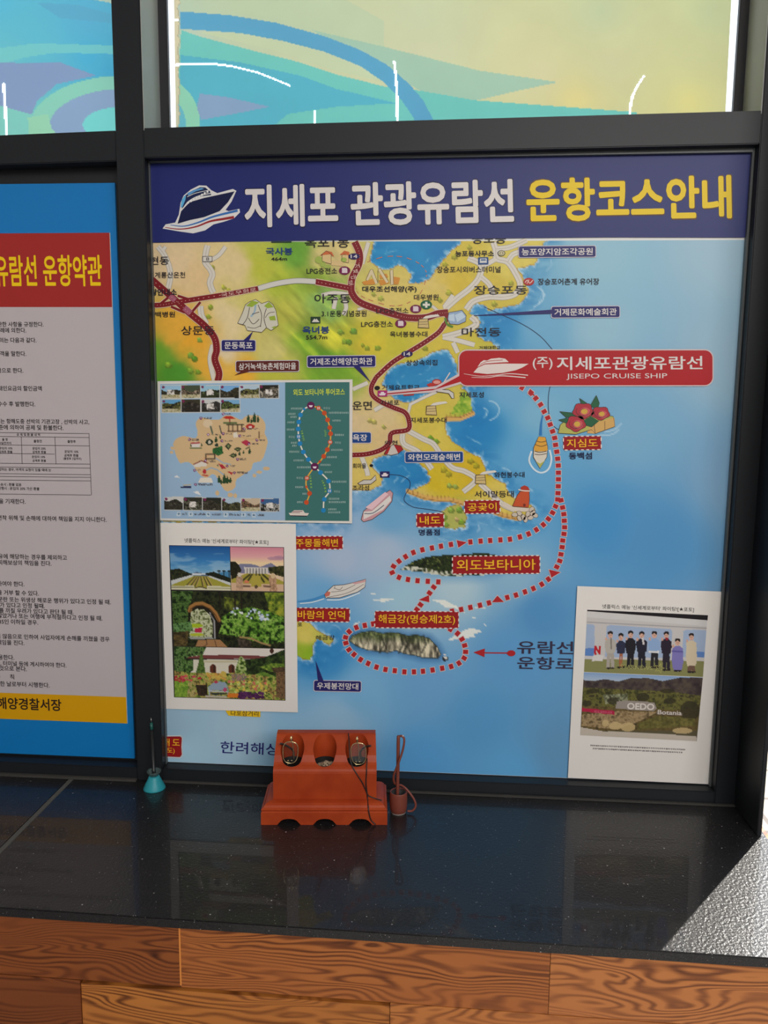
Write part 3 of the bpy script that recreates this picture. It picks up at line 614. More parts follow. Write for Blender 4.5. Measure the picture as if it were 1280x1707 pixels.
MP.strokes('tunnel', [(F(430, 481, 455, 474, 480, 469.5, 500, 468, 526, 469.5), 9.5)], pm((150, 150, 140)), 5); MP.strokes('tunnel', [(F(431, 481, 455, 474, 480, 469.5, 500, 468, 526, 469.5), 7.8)], pm((206, 203, 196)), 6)
MP.strokes('tunnel', [(F(283, 493, 292, 501), 9), (F(307, 513, 318, 522), 10)], pm((160, 90, 110)), 7)
dots = []
for a, w in red[:6]:
    P = catmull(a, 10)
    for k in range(0, len(P)-1, 2): dots.append([P[k], P[k]*.5+P[k+1]*.5])
MP.strokes('road_centre_line', [(a, 1.0) for a in dots], pm((206, 160, 150)), 7, smooth=False)
# --- shipyard boundary, ferry lines, pointers
def dashes(pts, n, frac=.5):
    P = catmull(pts, 10); o = []
    idx = np.linspace(0, len(P)-1, n*2).astype(int)
    for k in range(0, len(idx)-1, 2): o.append([P[idx[k]], P[idx[k+1]]])
    return o
MP.strokes('boundary_line', [(a, 1.2) for a in dashes(F(593, 480, 600, 492, 625, 503, 655, 510, 680, 505, 700, 490, 710, 465, 709, 450, 695, 437, 670, 428, 640, 428, 612, 437), 20)], pm((196, 120, 92)), 4, smooth=False)
MP.strokes('map_line', [(F(806, 511, 830, 522, 870, 540, 900, 560, 921, 583), 1.0), (F(917, 643, 914, 662, 915, 690, 923, 710, 933, 717), 1.0), (F(649, 791, 668, 793, 682, 801, 683, 812, 676, 824, 674, 835, 688, 845, 706, 848, 731, 852, 742, 856), 1.0)], pm((40, 44, 80)), 4, n=10)

# --- dashed cruise route with its arrowheads
R1 = F(870, 646, 885, 655, 893, 664, 901, 674.5, 907, 686, 913, 696.5, 917, 707.6, 921, 719, 924.5, 730, 926, 741.6, 928, 753, 929.5, 764.7, 930.5, 776, 930.7, 788, 930.7, 799, 930.5, 810.6, 930, 822, 929.5, 832.6)
R2 = F(926, 844, 921, 854.7, 914, 865, 905.6, 874.6, 894, 883, 881, 890, 866.6, 895, 850, 899, 834, 900, 817, 901, 801, 902, 784, 903.5); R2b = F(751.6, 907.6, 735, 910.5, 720, 913.5, 704, 916.5, 689, 921, 676, 928, 665, 935.5, 656, 944, 653.6, 954.5, 665, 962.5, 680, 966, 696, 968, 713, 969, 730.5, 970)
R3 = F(935, 834, 937.7, 846, 939.7, 857, 940.5, 868, 941, 879, 940, 890, 938, 901, 937, 912, 935, 924, 933, 935, 928, 945); R3b = F(914, 965.5, 903, 974, 889, 981, 875, 986.6, 860, 992, 845.5, 996); R3c = F(815, 1005, 800, 1009, 784, 1012.6, 768.7, 1016, 753.7, 1019)
R4 = F(723, 978.7, 716, 988.5); R4b = F(701, 1008, 695, 1016)
R5 = F(751, 1049, 762.6, 1056, 770, 1065.6, 774.5, 1076, 776, 1086.7, 773.6, 1097, 765, 1105.5, 752, 1111, 737, 1114, 721, 1117, 705, 1119, 690, 1120, 674, 1120, 658, 1118, 642.5, 1116, 627.5, 1112, 613.6, 1106, 601, 1099.5, 590, 1091, 581.6, 1083, 576.5, 1072, 576, 1062.5, 582, 1053, 594, 1046, 608, 1042.6, 622, 1040)
def dash(r, i, grow):
    a = np.array(r[max(i-1, 0)]); b = np.array(r[min(i+1, len(r)-1)]); t = (b-a)/np.linalg.norm(b-a); n = np.array([-t[1], t[0]]); c = np.array(r[i])
    L, Wd = 3.5+grow, 4.2+grow
    return [c-t*L-n*Wd, c+t*L-n*Wd, c+t*L+n*Wd, c-t*L+n*Wd]
def tri(q, grow):
    q = [np.array(z, float) for z in q]; c = sum(q)/3; return [z+(z-c)/np.linalg.norm(z-c)*grow*1.6 for z in q]
HALO, ROUTE = pm((205, 190, 190)), pm((172, 36, 42))
for r in (R1, R2, R2b, R3, R3b, R3c, R4, R4b, R5):
    o = MP.polys('route_line', [dash(r, i, 1.1) for i in range(len(r))], HALO, 5); MP.polys('dashes', [dash(r, i, 0) for i in range(len(r))], ROUTE, 6, o)
for q in (((778, 904), (761, 900.5), (764, 913)), ((919, 963), (915, 949.5), (934, 954)), ((820, 1004), (829, 993), (840, 1003.5)), ((715, 992), (698, 1000), (715.5, 1004)), ((893, 662), (880, 654), (884, 648))):
    o = MP.poly('route_arrow', tri(q, 1.1), HALO, 5.4); MP.poly('arrowhead', tri(q, 0), ROUTE, 6.4, o)
o = MP.poly('caption_arrow', rrect(806, 1088.3, 850, 1088.6, 2, .6), ROUTE, 6); MP.poly('arrowhead', [(789, 1087.5), (808, 1081), (807.5, 1095.5)], ROUTE, 6.2, o); MP.poly('arrow_root', ellipse(852, 1089, 7, 5), ROUTE, 6.2, o)

# --- little drawings
INK = pm((70, 52, 46))
def outlined(name, shape, col, layer=7, w=1.3, parent=None):
    o = MP.poly(name, shape, pm(col), layer, parent); MP.strokes('outline', [(list(shape)+[shape[0]], w)], INK, layer+.5, o, smooth=False); return o
def beacon(x, y, s=1.0):
    o = outlined('beacon_tower_drawing', F(x-8*s, y-9*s, x+7*s, y-10*s, x+9*s, y+6*s, x-9*s, y+5*s), (202, 178, 122))
    MP.strokes('line', [(F(x-8*s, y-4*s, x+7*s, y-5*s), .6), (F(x-9*s, y, x+8*s, y-1*s), .6)], INK, 7.6, o)
    MP.poly('smoke', F(x-2*s, y-10*s, x+3*s, y-14*s, x+12*s, y-16*s, x+24*s, y-17*s, x+27*s, y-14*s, x+16*s, y-12*s, x+6*s, y-10*s), pm((214, 208, 198)), 7.6, o)
beacon(719, 686, 1.0); beacon(801, 801, 1.0); beacon(706, 541, 1.0)
lh = outlined('lighthouse_drawing', F(854, 844, 862, 826, 867, 819, 882, 819, 882.5, 832, 881, 846), (196, 84, 48), 7, .8)
MP.poly('top', F(868, 817, 868, 812, 874, 809, 880, 811.5, 883, 817), pm((176, 60, 44)), 7.4, lh); MP.strokes('band', [(F(864, 816, 872, 818, 883, 818.5), 2.0)], pm((226, 210, 196)), 7.7, lh); MP.poly('door', ellipse(874, 842, 2.2, 2.6), pm((120, 50, 40)), 7.6, lh)
MP.poly('base', F(840, 836, 856, 845, 882, 847, 886, 850, 880, 853, 852, 852, 836, 843), pm((212, 200, 186)), 6.6, lh)
for k, (x, y) in enumerate(((858, 858), (866, 856), (872, 862), (880, 857), (888, 855), (884, 863), (892, 859), (866, 864), (876, 866), (886, 849))): outlined('rock', ellipse(x, y, 5.2, 3.8, 10, k*.6), (200, 188, 172), 7.0, .5, lh)
yb = outlined('yellow_boat_drawing', F(898, 728, 909, 729, 913, 745, 911.5, 762, 900, 781, 889, 762, 889.5, 746), (214, 206, 190), 7, .9)
MP.poly('roof', F(898, 728, 909, 729, 913, 750, 910, 752, 891, 753, 890, 746), pm((216, 160, 62)), 7.6, yb); MP.poly('bow', F(894, 769, 900, 773, 908, 768, 900, 780), pm((180, 180, 90)), 7.6, yb)
MP.strokes('line', [(F(894, 735, 902, 737, 911, 735), 1), (F(892, 741, 902, 744, 912, 741), 1), (F(891, 752, 900, 754, 911, 752), 1.2), (F(891, 757, 900, 758, 911, 756), 1.0)], INK, 8, yb)
MP.strokes('wake', [(F(905, 690, 902, 706, 901, 726), (1.5, 5))], pm((48, 120, 184)), 5, yb); MP.strokes('wake', [(F(886, 752, 882, 768, 890, 782, 902, 788, 914, 782, 919, 766, 916, 750), 3)], pm((206, 222, 232)), 4.5, yb)
ps = outlined('pink_ship_drawing', F(602, 866, 606, 852, 618, 842, 640, 823, 650, 817, 655, 822, 653, 836, 640, 852, 620, 866, 606, 870), (198, 150, 156), 7, .9)
MP.poly('deck', F(609, 846, 642, 820, 647, 824, 620, 850), pm((226, 190, 196)), 7.6, ps); MP.poly('side', F(606, 853, 620, 852, 650, 826, 652, 834, 638, 850, 606, 866), pm((220, 214, 208)), 7.4, ps); MP.strokes('window_row', [(F(607, 856, 622, 855, 640, 842), 1.6)], pm((110, 116, 130)), 7.9, ps)
wb = outlined('white_boat_drawing', F(541, 991, 547, 984, 556, 976, 572, 975, 590, 971, 610, 965.4, 608, 979, 596, 987, 566, 996.5, 543, 997), (216, 210, 202), 7, .9)
MP.poly('stern', F(541, 990, 546, 986, 551, 987, 549, 993, 543, 995), pm((196, 110, 96)), 7.6, wb); MP.poly('bow', F(586, 972, 610, 966, 609, 970, 592, 974), pm((206, 160, 160)), 7.6, wb); MP.strokes('line', [(F(556, 980, 566, 983, 571, 978), .7), (F(552, 987, 572, 984, 592, 975), .7), (F(545, 996, 580, 988, 606, 974), .7), (F(558, 976, 558, 981), .7)], INK, 7.8, wb)
MP.strokes('wake', [(F(496, 1003, 520, 1000, 542, 993), (2, 6))], pm((70, 140, 196)), 4, wb); MP.strokes('wake', [(F(545, 1000, 570, 999, 600, 988), 2.0), (F(500, 1006, 520, 1004, 540, 998), 1.6)], pm((214, 226, 232)), 4.5, wb)
fl = outlined('camellia_drawing', F(930, 722, 934, 708, 944, 700, 990, 690, 1022, 694, 1025, 711, 992, 723, 986, 716, 960, 724), (178, 176, 92), 6.5, .8)
MP.poly('cliff', F(986, 706, 1024, 696, 1025, 711, 992, 723, 978, 722), pm((206, 164, 98)), 7, fl); MP.strokes('line', [(F(992, 723, 990, 706), .8), (F(1008, 717, 1008, 702), .8)], INK, 7.3, fl)
for q in (F(966, 664, 978, 672, 982, 684, 970, 676), F(994, 659, 999, 672, 996, 684, 984, 676), F(933, 686, 952, 688, 962, 694, 944, 696), F(931, 700, 944, 697, 958, 702, 944, 706), F(972, 702, 984, 694, 998, 702, 986, 712, 976, 709)): outlined('leaf', q, (44, 96, 66), 7.2, .7, fl)
for x, y, rx, ry in ((972, 685, 17, 13), (960, 706, 16, 13), (1001, 689, 15, 11)):
    o = outlined('flower', [(x+math.cos(a)*rx*(1+.10*math.sin(5*a)), y+math.sin(a)*ry*(1+.10*math.sin(5*a))) for a in np.linspace(0, 2*math.pi, 26)[:-1]], (172, 54, 66), 7.8, .8, fl)
    MP.poly('petal', ellipse(x+3, y+2, rx*.55, ry*.6), pm((196, 90, 96)), 8.4, o); MP.poly('centre', ellipse(x+2, y+1, rx*.32, ry*.34), pm((204, 164, 72)), 8.8, o); MP.strokes('line', [(ellipse(x, y, rx*.7, ry*.66, 12)[:8], .7), (ellipse(x+2, y+2, rx*.45, ry*.45, 12)[3:10], .7)], INK, 9, o)
wf = outlined('waterfall_drawing', F(396, 539, 404, 522, 409, 508, 416, 503, 426, 499, 436, 506, 448, 502, 455, 508, 460, 518, 464, 542, 452, 551, 444, 546, 436, 554, 412, 551, 408, 542), (204, 200, 182), 6.5, .8)
for q in (F(410, 510, 420, 501, 432, 504, 420, 512), F(440, 510, 448, 503, 456, 512, 446, 514), F(448, 528, 458, 526, 460, 534, 450, 534), F(452, 546, 460, 543, 458, 548)): MP.poly('moss', q, pm((150, 172, 60)), 7.2, wf)
MP.strokes('line', [(F(416, 512, 412, 530, 404, 542), 1.0), (F(430, 508, 436, 525, 434, 545), 1.0), (F(444, 514, 440, 530, 444, 546), 1.0), (F(414, 530, 422, 540, 432, 532), 1.0), (F(420, 524, 432, 520), 1.0), (F(458, 520, 448, 522, 442, 530), .8), (F(412, 545, 424, 547, 434, 543), .8)], INK, 7.5, wf); MP.strokes('water', [(F(426, 508, 424, 520, 418, 528), 3)], pm((150, 176, 190)), 7.3, wf)
hs = MP.polys('farmhouse_drawing', [F(537, 424, 552, 424, 552, 440, 537, 436), F(570, 425, 581, 425, 581, 438, 570, 436), F(553, 434, 572, 436, 571, 444, 552, 442)], pm((212, 184, 130)), 6, None)
MP.polys('roof', [F(533, 426, 544, 418, 553, 420, 557, 428, 550, 424, 540, 425), F(566, 425, 574, 418, 582, 420, 583, 427, 576, 424)], pm((196, 104, 62)), 6.5, hs); MP.polys('bush', [ellipse(531, 433, 6, 6), ellipse(538, 440, 5, 5), ellipse(546, 445, 6, 4), ellipse(573, 433, 5, 4)], pm((158, 176, 84)), 6.3, hs)
MP.strokes('outline', [(F(537, 424, 537, 436, 552, 440, 552, 424, 544, 418, 535, 425), .7), (F(570, 425, 570, 436, 581, 438, 581, 425), .7)], INK, 6.8, hs, smooth=False)
sy = MP.polys('shipyard_crane_drawing', [F(610, 466, 617, 450, 621, 449, 630, 472, 626, 474, 619, 458, 613, 468), F(630, 450, 634, 447, 648, 470, 644, 472), F(650, 451, 655, 449, 656, 474, 651, 475)], pm((212, 196, 160)), 6.6, None)
MP.polys('ship_block', [F(603, 470, 624, 464, 625, 474, 607, 475), F(632, 459, 644, 456, 647, 462, 634, 465), F(631, 467, 646, 465, 649, 472, 634, 476), F(655, 461, 667, 463, 664, 474, 656, 474)], pm((206, 140, 60)), 6.4, sy)
MP.strokes('outline', [(F(610, 466, 617, 450, 621, 449, 630, 472), .7), (F(630, 472, 630, 450, 634, 447, 648, 470), .7), (F(651, 474, 650, 451, 655, 449, 656, 474), .7)], pm((110, 90, 60)), 7, sy, smooth=False)
hl = outlined('arts_hall_drawing', F(746, 532, 748, 521, 760, 519, 770, 517, 777, 526, 776, 536, 764, 541, 750, 540), (146, 168, 196), 7, .8)
MP.polys('facade', [F(758, 525, 770, 520, 776, 528, 762, 537), F(748, 525, 757, 523, 758, 536, 748, 534)], pm((186, 204, 220)), 7.5, hl); MP.strokes('shrubs', [(F(742, 530, 745, 540, 755, 545), 3.4)], pm((86, 130, 50)), 6.8, hl)
br = outlined('beach_parasol_drawing', F(640, 757, 646, 746, 656, 741, 668, 743, 672, 749, 664, 756, 652, 759), (200, 190, 180), 7.5, .9)
MP.polys('stripe', [F(640, 757, 645, 747, 652, 743, 646, 757), F(656, 741, 668, 743, 672, 749, 664, 756)], pm((160, 36, 40)), 7.8, br)
ft = outlined('fortress_drawing', F(727, 653, 733, 649, 748, 650, 756, 655, 757, 664, 753, 664, 748, 656, 735, 654), (200, 196, 188), 7.5, 1.0); outlined('fortress_drawing', F(596, 806, 606, 800, 618, 800, 626, 792, 627, 800, 618, 807, 600, 808), (200, 194, 184), 7.5, 1.0)
bn = MP.polys('sun_terrace_drawing', [ellipse(728, 637, 8, 5), F(711, 641, 718, 638, 728, 642, 716, 646), F(672, 658, 690, 657, 690, 659, 673, 660)], pm((178, 52, 46)), 6.5, None); MP.strokes('boat_mast', [(F(740, 637, 750, 621), 1.8)], pm((214, 206, 200)), 6.8, bn); MP.poly('detail', ellipse(728, 637, 6, 3), pm((216, 150, 140)), 6.9, bn)

# --- header band with title and ship emblem
hb = MP.poly('title_band', [(246.2, 268.2), (1262.8, 255.2), (1254.2, 396), (1010, 395.5), (700, 398.5), (249.0, 404.5)], pm((34, 42, 104)), 9)
YEL, WHT, NAVY_T = pm((224, 192, 16)), pm((214, 208, 205)), pm((24, 22, 58))
for s, a, b, h, m in (('지세포', (408, 379.5), (564, 376.5), 71, WHT), ('관광유람선', (585, 377.5), (857, 371), 73, WHT), ('운항코스안내', (878, 370.5), (1220, 364), 73, YEL)):
    MP.text('title_shadow', s, (a[0]-1.6, a[1]+2.2), (b[0]+1.8, b[1]+2.4), h+4, NAVY_T if m is WHT else pm((92, 62, 40)), 10, hb, .038); MP.text('title_lettering', s, a, b, h, m, 11, hb, .030)
em = MP.poly('ship_emblem', F(271, 381, 276, 374, 292, 371, 298, 358, 301, 338, 306, 326, 318, 316, 332, 309, 344, 309.5, 352, 317, 362, 322, 388, 315, 394, 318, 386, 336, 376, 350, 381, 352, 399, 348, 400, 354, 390, 364, 372, 370, 356, 374, 342, 384, 322, 389, 300, 386), pm((216, 214, 212)), 10, hb)
MP.poly('hull', F(296, 373, 302, 352, 316, 337, 340, 330, 391, 319, 380, 337, 366, 352, 340, 362, 316, 367), pm((20, 26, 66)), 11, em); MP.polys('cabin', [F(303, 348, 306, 328, 320, 318, 334, 312, 342, 312.5, 350, 319, 352, 325, 330, 328, 314, 336)], pm((24, 34, 76)), 11, em)
MP.polys('window_row', [F(301, 346, 303, 333, 310, 324, 309, 333, 304, 345)], pm((90, 170, 214)), 12, em); MP.polys('window_row', [F(312, 322, 322, 317, 336, 313, 340, 315, 326, 319, 314, 326)], pm((90, 150, 200)), 12, em)
MP.strokes('window_row', [(F(306, 346, 314, 336, 330, 327, 352, 322), 1.4), (F(312, 328, 326, 322, 348, 317), 1.0)], pm((216, 214, 212)), 12.5, em)
MP.polys('window', [F(312+4.6*k, 340-2.6*k, 315.4+4.6*k, 339-2.6*k, 315+4.6*k, 335.5-2.6*k, 312+4.6*k, 336.5-2.6*k) for k in range(9)][:8], pm((226, 224, 222)), 12.6, em)
MP.strokes('wave', [(F(275, 379, 300, 382, 326, 378, 350, 369, 372, 365, 390, 362), (1, 4.5))], pm((150, 42, 46)), 11, em); MP.strokes('wave', [(F(284, 375, 306, 377, 330, 371, 356, 361, 396, 351), (1, 4))], pm((56, 110, 176)), 11, em)

# --- cruise company banner
bt = MP.polys('red_banner', [rrect(763.5, 613.5, 1189.5, 613, 62, 15, 6), F(640, 652.6, 726.6, 643.7, 764, 623, 764, 600, 800, 640, 782, 640.5, 768, 640.2, 721, 654.2, 638, 660)], pm((205, 186, 186)), 9)
MP.polys('field', [rrect(765.5, 613.5, 1187.5, 613, 58, 13, 6), F(645, 655.6, 726, 648, 766, 626.5, 766, 606, 800, 638, 782, 638, 767, 636.5, 721, 650.5, 645, 657.6)], pm((170, 26, 34)), 10, bt)
sh = MP.polys('ship_silhouette', [F(789, 621, 796, 613, 808, 607.5, 840, 606, 881, 606.5, 870, 613, 860, 617, 838, 621.5, 812, 623.5), F(796, 611.5, 801, 604, 806, 600.5, 812, 601, 818, 598, 832, 596.5, 842, 598, 848, 603.5, 830, 604.5, 808, 606)], pm((222, 208, 202)), 11, bt)
MP.strokes('wave', [(F(773, 623, 800, 627, 826, 625.5, 850, 623, 880, 625.5), (.6, 1.6)), (F(786, 629, 812, 629.5, 836, 626.5, 876, 629.5), (.6, 1.8))], pm((222, 208, 202)), 11, bt); MP.strokes('line', [(F(800, 608, 812, 602.5, 838, 600), .9)], pm((170, 26, 34)), 11.6, sh)
MP.text('company_name', '(주)', (888, 616.5), (921, 616), 21, WHT, 11, bt, .012); MP.text('company_name', '지세포관광유람선', (928, 617), (1171, 615.8), 22.5, WHT, 11, bt, .014); MP.text('company_name', 'JISEPO CRUISE SHIP', (944, 633.5), (1112, 632.8), 10.5, WHT, 11, bt, .0)

# --- name plates
NAVY, BLUE, BROWN, RED_P, GOLD = pm((40, 38, 100)), pm((26, 66, 128)), pm((92, 40, 34)), pm((152, 30, 34)), pm((242, 178, 44))
PALE = pm((196, 190, 200))
def plate(s, x0, y0, x1, y1, h, col, ink_m=None, pad=4.5, pointer=None, bold=.016, th=None):
    o = MP.poly('name_plate', rrect(x0-1.2, y0, x1+1.2, y1, h+2.4, 3.4), PALE, 7.6); MP.poly('field', rrect(x0, y0, x1, y1, h, 2.8), col, 8.2, o)
    if pointer: MP.poly('pointer', pointer, col, 8.0, o)
    th = th or h*.66; MP.text('lettering', s, (x0+pad, y0+th*.5), (x1-pad, y1+th*.5), th, ink_m or WHT, 8.8, o, bold); return o
plate('능포양지암조각공원', 865, 420, 992.5, 419, 18, NAVY); plate('거제문화예술회관', 919.5, 520.5, 1032.5, 519.5, 18, NAVY, pointer=F(922, 516, 922, 523, 790, 526.6, 790, 525.6))
plate('문동폭포', 369.5, 576, 425.5, 576, 17.5, NAVY, pointer=F(405, 568, 415, 568, 422, 552)); plate('거제조선해양문화관', 512.5, 603, 625.5, 602, 18, NAVY, pointer=F(588, 610, 599, 610, 618.5, 638))
plate('우제봉전망대', 523.5, 1143, 601.5, 1144.5, 17, NAVY, pointer=F(530, 1136, 540, 1137, 526, 1101)); plate('와현모래숲해변', 675.5, 762.2, 771.5, 761.6, 17, BLUE); plate('욕장', 582, 729.5, 618, 729.5, 17, BLUE, pad=6); plate('삼거녹색농촌체험마을', 393.5, 611, 498, 610, 17.5, BROWN, pointer=F(404, 618, 422, 618, 390, 626))
def stamp(s, x0, y0, x1, y1, h, pad=5.5, th=None):
    o = MP.poly('red_name_plate', rrect(x0, y0, x1, y1, h, 2.6), RED_P, 8); d = np.array([x1-x0, y1-y0]); L = np.linalg.norm(d); e = d/L; u = np.array([e[1], -e[0]])
    q = []
    n = max(3, int(L/8.5))
    for k in range(n):
        for sg in (1, -1):
            a = np.array([x0, y0])+e*(L*(k+.25)/n)+u*sg*h/2; b = a+e*(L/n*.5); q += MP.quads_of_stroke([a, b], 1.9, 1, False)
    nv = max(2, int(h/8))
    for k in range(nv):
        for base in (0, L):
            a = np.array([x0, y0])+e*base+u*(h*((k+.25)/nv-.5)); b = a+u*(h/nv*.5); q += MP.quads_of_stroke([a, b], 1.9, 1, False)
    MP.polys('dashed_border', q, pm((224, 214, 206)), 8.8, o)
    th = th or h*.62; MP.text('lettering_shadow', s, (x0+pad-.6, y0+th*.5+.9), (x1-pad+.8, y1+th*.5+.9), th+1.6, pm((84, 14, 18)), 8.6, o, .03); MP.text('lettering', s, (x0+pad, y0+th*.5), (x1-pad, y1+th*.5), th, GOLD, 9.2, o, .014); return o
stamp('지심도', 939, 739, 1002, 738, 23); stamp('공곶이', 774, 845.5, 833.5, 844.5, 22); stamp('내도', 694, 867.5, 740, 867, 23); stamp('외도보타니아', 754, 942, 900, 941, 30, 7); stamp('해금강(명승제2호)', 624.5, 1032.5, 764.5, 1033.5, 28, 6)
stamp('바람의 언덕', 488, 1024.5, 583, 1025.5, 23, 8); stamp('주몽돌해변', 485, 905, 571.5, 904.6, 22, 8)
o = MP.poly('red_name_plate', F(275.5, 1228, 300, 1227.6, 303, 1230, 302, 1245, 303, 1258, 300, 1262, 275.8, 1261), RED_P, 8); MP.strokes('dashed_border', [(F(276, 1227, 302, 1226.6, 304, 1230, 303, 1245, 304, 1260, 300, 1263, 276, 1262.4), 1.2)], pm((224, 214, 206)), 7.8, o, smooth=False); MP.text('lettering', 'ㅐ도', (277.5, 1244), (299.5, 1244.5), 13, GOLD, 9, o, .014); MP.text('lettering', '도)', (278, 1257), (291, 1257.5), 10.5, GOLD, 9, o, .012)
o = MP.poly('yellow_name_plate', F(373, 1180, 381, 1193, 434, 1195.4, 434, 1180), pm((226, 186, 36)), 8); MP.text('lettering', '다포삼거리', (384.5, 1193), (430.5, 1194.4), 9.5, pm((60, 40, 30)), 9, o, .006)

# --- place names
DK, BL = pm((38, 34, 42)), pm((40, 66, 122))
for s, x0, x1, y, h, m, b in (('현동', 250, 281.5, 441.6, 14, DK, -.006), ('계룡산온천', 258, 308.6, 463.5, 10, DK, 0), ('광안내소', 251, 294.8, 493, 11.5, DK, .02), ('백병원', 259, 291.7, 529, 9.5, DK, .004), ('상문동', 302, 357.7, 558.5, 15, DK, -.008), ('국사봉', 443, 487.7, 425.4, 12.5, BL, .016), ('464m', 452, 478.6, 434.8, 6, DK, .004),
                      ('옥포1동', 508, 582, 413, 17, DK, -.006), ('LPG충전소', 511, 562, 457, 10.5, DK, 0), ('대우조선해양(주)', 603.8, 694.5, 488.5, 11.5, DK, .014), ('대우병원', 690, 731, 500.6, 9.8, DK, 0), ('LPG충전소', 627, 681, 523, 10, DK, 0), ('LPG충전소', 602, 655, 545.4, 10, DK, 0), ('옥녀봉봉수대', 650, 712.5, 562, 9.6, DK, 0),
                      ('아주동', 524, 584.5, 505.6, 15.5, DK, -.008), ('3.1운동기념공원', 536, 611, 527.8, 10, DK, 0), ('옥녀봉', 504, 549, 556.4, 12.5, BL, .016), ('554.7m', 510, 545.5, 565.8, 6.8, DK, .004), ('상상속의집', 677, 729, 609.4, 9.6, DK, 0), ('능포동', 787, 843.5, 406.4, 17, DK, -.006), ('능포동사무소', 759, 823.5, 427.8, 10, DK, .012),
                      ('장승포시외버스터미널', 728, 834.5, 454.8, 10.8, DK, 0), ('장승포동', 790, 879, 491, 15, DK, -.008), ('장승포어촌계 유어장', 896.5, 999, 475, 11, DK, .002), ('마전동', 769.5, 835, 560.8, 14.5, DK, -.008), ('거제대학교', 798.5, 834, 583, 6.4, DK, 0), ('거제요트학교', 636.8, 699.5, 650.2, 8.6, DK, 0), ('지세포', 634, 665.6, 675.8, 8.6, DK, -.006),
                      ('운면', 587.5, 620, 683.4, 14.5, DK, -.006), ('지세포성', 765.6, 806.6, 663, 9.6, DK, .004), ('지세포봉수대', 684, 744.6, 705, 9.2, DK, .002), ('와현', 641, 662.6, 742, 7.5, DK, 0), ('회마을', 588, 610.4, 781, 8.6, DK, 0), ('조라성', 587.5, 615.4, 818.2, 9.2, DK, 0), ('와현봉수대', 824, 874.4, 796.4, 9.6, DK, 0), ('서이말등대', 791, 856.6, 829.4, 11, DK, -.002),
                      ('동백섬', 948.4, 986.8, 765.6, 11.4, pm((34, 36, 70)), .014), ('명품점', 698, 733, 892.8, 10.4, pm((34, 36, 70)), .012), ('해금강', 526, 558, 1067, 7.8, DK, 0), ('포', 496, 504, 1044, 5.5, DK, 0)):
    MP.text('place_name', s, (x0, y), (x1, y-.3), h, m, 7.9, None, max(b, 0)+.009)
MP.text('route_caption', '유람선', (862, 1089.5), (955.5, 1091), 21.5, pm((56, 48, 70)), 7.9, None, .012); MP.text('route_caption', '운항로', (862, 1115), (955, 1117.5), 21, pm((56, 48, 70)), 7.9, None, .012)
MP.text('sea_name', '한려해상', (367, 1255.5), (466, 1259.5), 20, pm((38, 36, 108)), 7.9, None, .006)
MP.text('road_name', '국도우회로', (369, 495.5), (427.5, 485.8), 7, pm((216, 186, 176)), 7.9, None, 0)
for s, x, y in (('거', 592, 448), ('제', 589, 457), ('대', 586, 467), ('로', 581.5, 476)): MP.text('road_name', s, (x, y), (x+8, y-2), 7, pm((216, 190, 180)), 7.9)
# --- map symbols
def pump(x, y):
    o = MP.poly('filling_station_symbol', ellipse(x, y, 9.5, 7), pm((112, 26, 72)), 8.2); MP.poly('pump', F(x-4.5, y+4, x-4.5, y-4.5, x+3, y-4.5, x+4.5, y-2.5, x+4.5, y+4), pm((212, 196, 200)), 8.8, o)
pump(574.4, 451); pump(693, 515); pump(668, 539.4)
o = MP.poly('hospital_symbol', ellipse(710.5, 508, 9.6, 7.6), pm((30, 92, 62)), 8.2); MP.polys('cross', [rrect(704.5, 508, 716.5, 508, 3.6, .4), rrect(710.5, 513, 710.5, 503, 3.8, .4)], pm((216, 212, 200)), 8.8, o)
MP.poly('hospital_symbol', ellipse(249.5, 523, 4, 4.5), pm((30, 70, 62)), 8.2)
for x, y in ((590, 427.4), (678.4, 590)): o = MP.poly('road_number', ellipse(x, y, 9.6, 5.2), pm((44, 36, 88)), 8.2); MP.text('lettering', '14', (x-5.5, y+3), (x+5.5, y+3), 6, WHT, 8.8, o, .01)
o = MP.poly('road_number', rrect(337.5, 431.8, 354, 431.6, 9.6, 1), pm((70, 66, 64)), 8.2); MP.poly('field', rrect(338.4, 431.8, 353.1, 431.6, 7.8, .8), pm((208, 204, 196)), 8.5, o); MP.text('lettering', '8', (343.5, 434.6), (348.5, 434.6), 5.8, DK, 8.9, o)
o = MP.poly('peak_symbol', F(517.6, 528, 534, 528, 534, 539, 517.6, 539), pm((40, 62, 44)), 8.2); MP.poly('peak', F(519.5, 537, 524, 531, 526, 533, 527.5, 531, 532.5, 537), pm((210, 206, 196)), 8.8, o); MP.strokes('peak_shade', [(F(452, 403.6, 486, 403.2), 2)], pm((40, 60, 60)), 8.2)
o = MP.poly('bus_symbol', F(797, 429, 814, 428.6, 814, 440.6, 797, 441), pm((32, 72, 130)), 8.2); MP.poly('bus', F(800, 431, 811, 430.7, 811.4, 438, 799.6, 438.3), pm((206, 206, 206)), 8.8, o); MP.poly('windscreen', F(801.5, 432, 809.5, 431.8, 809.8, 434.6, 801.2, 434.8), pm((80, 110, 150)), 9.2, o)
o = MP.poly('office_symbol', ellipse(835.7, 422, 6.4, 4.8), DK, 8.2); MP.poly('ring', ellipse(835.7, 422, 5.2, 3.8), pm((210, 200, 160)), 8.6, o); MP.poly('ring', ellipse(835.7, 422, 3.2, 2.4), DK, 9, o); MP.poly('ring', ellipse(835.7, 422, 2.2, 1.6), pm((210, 200, 160)), 9.3, o)
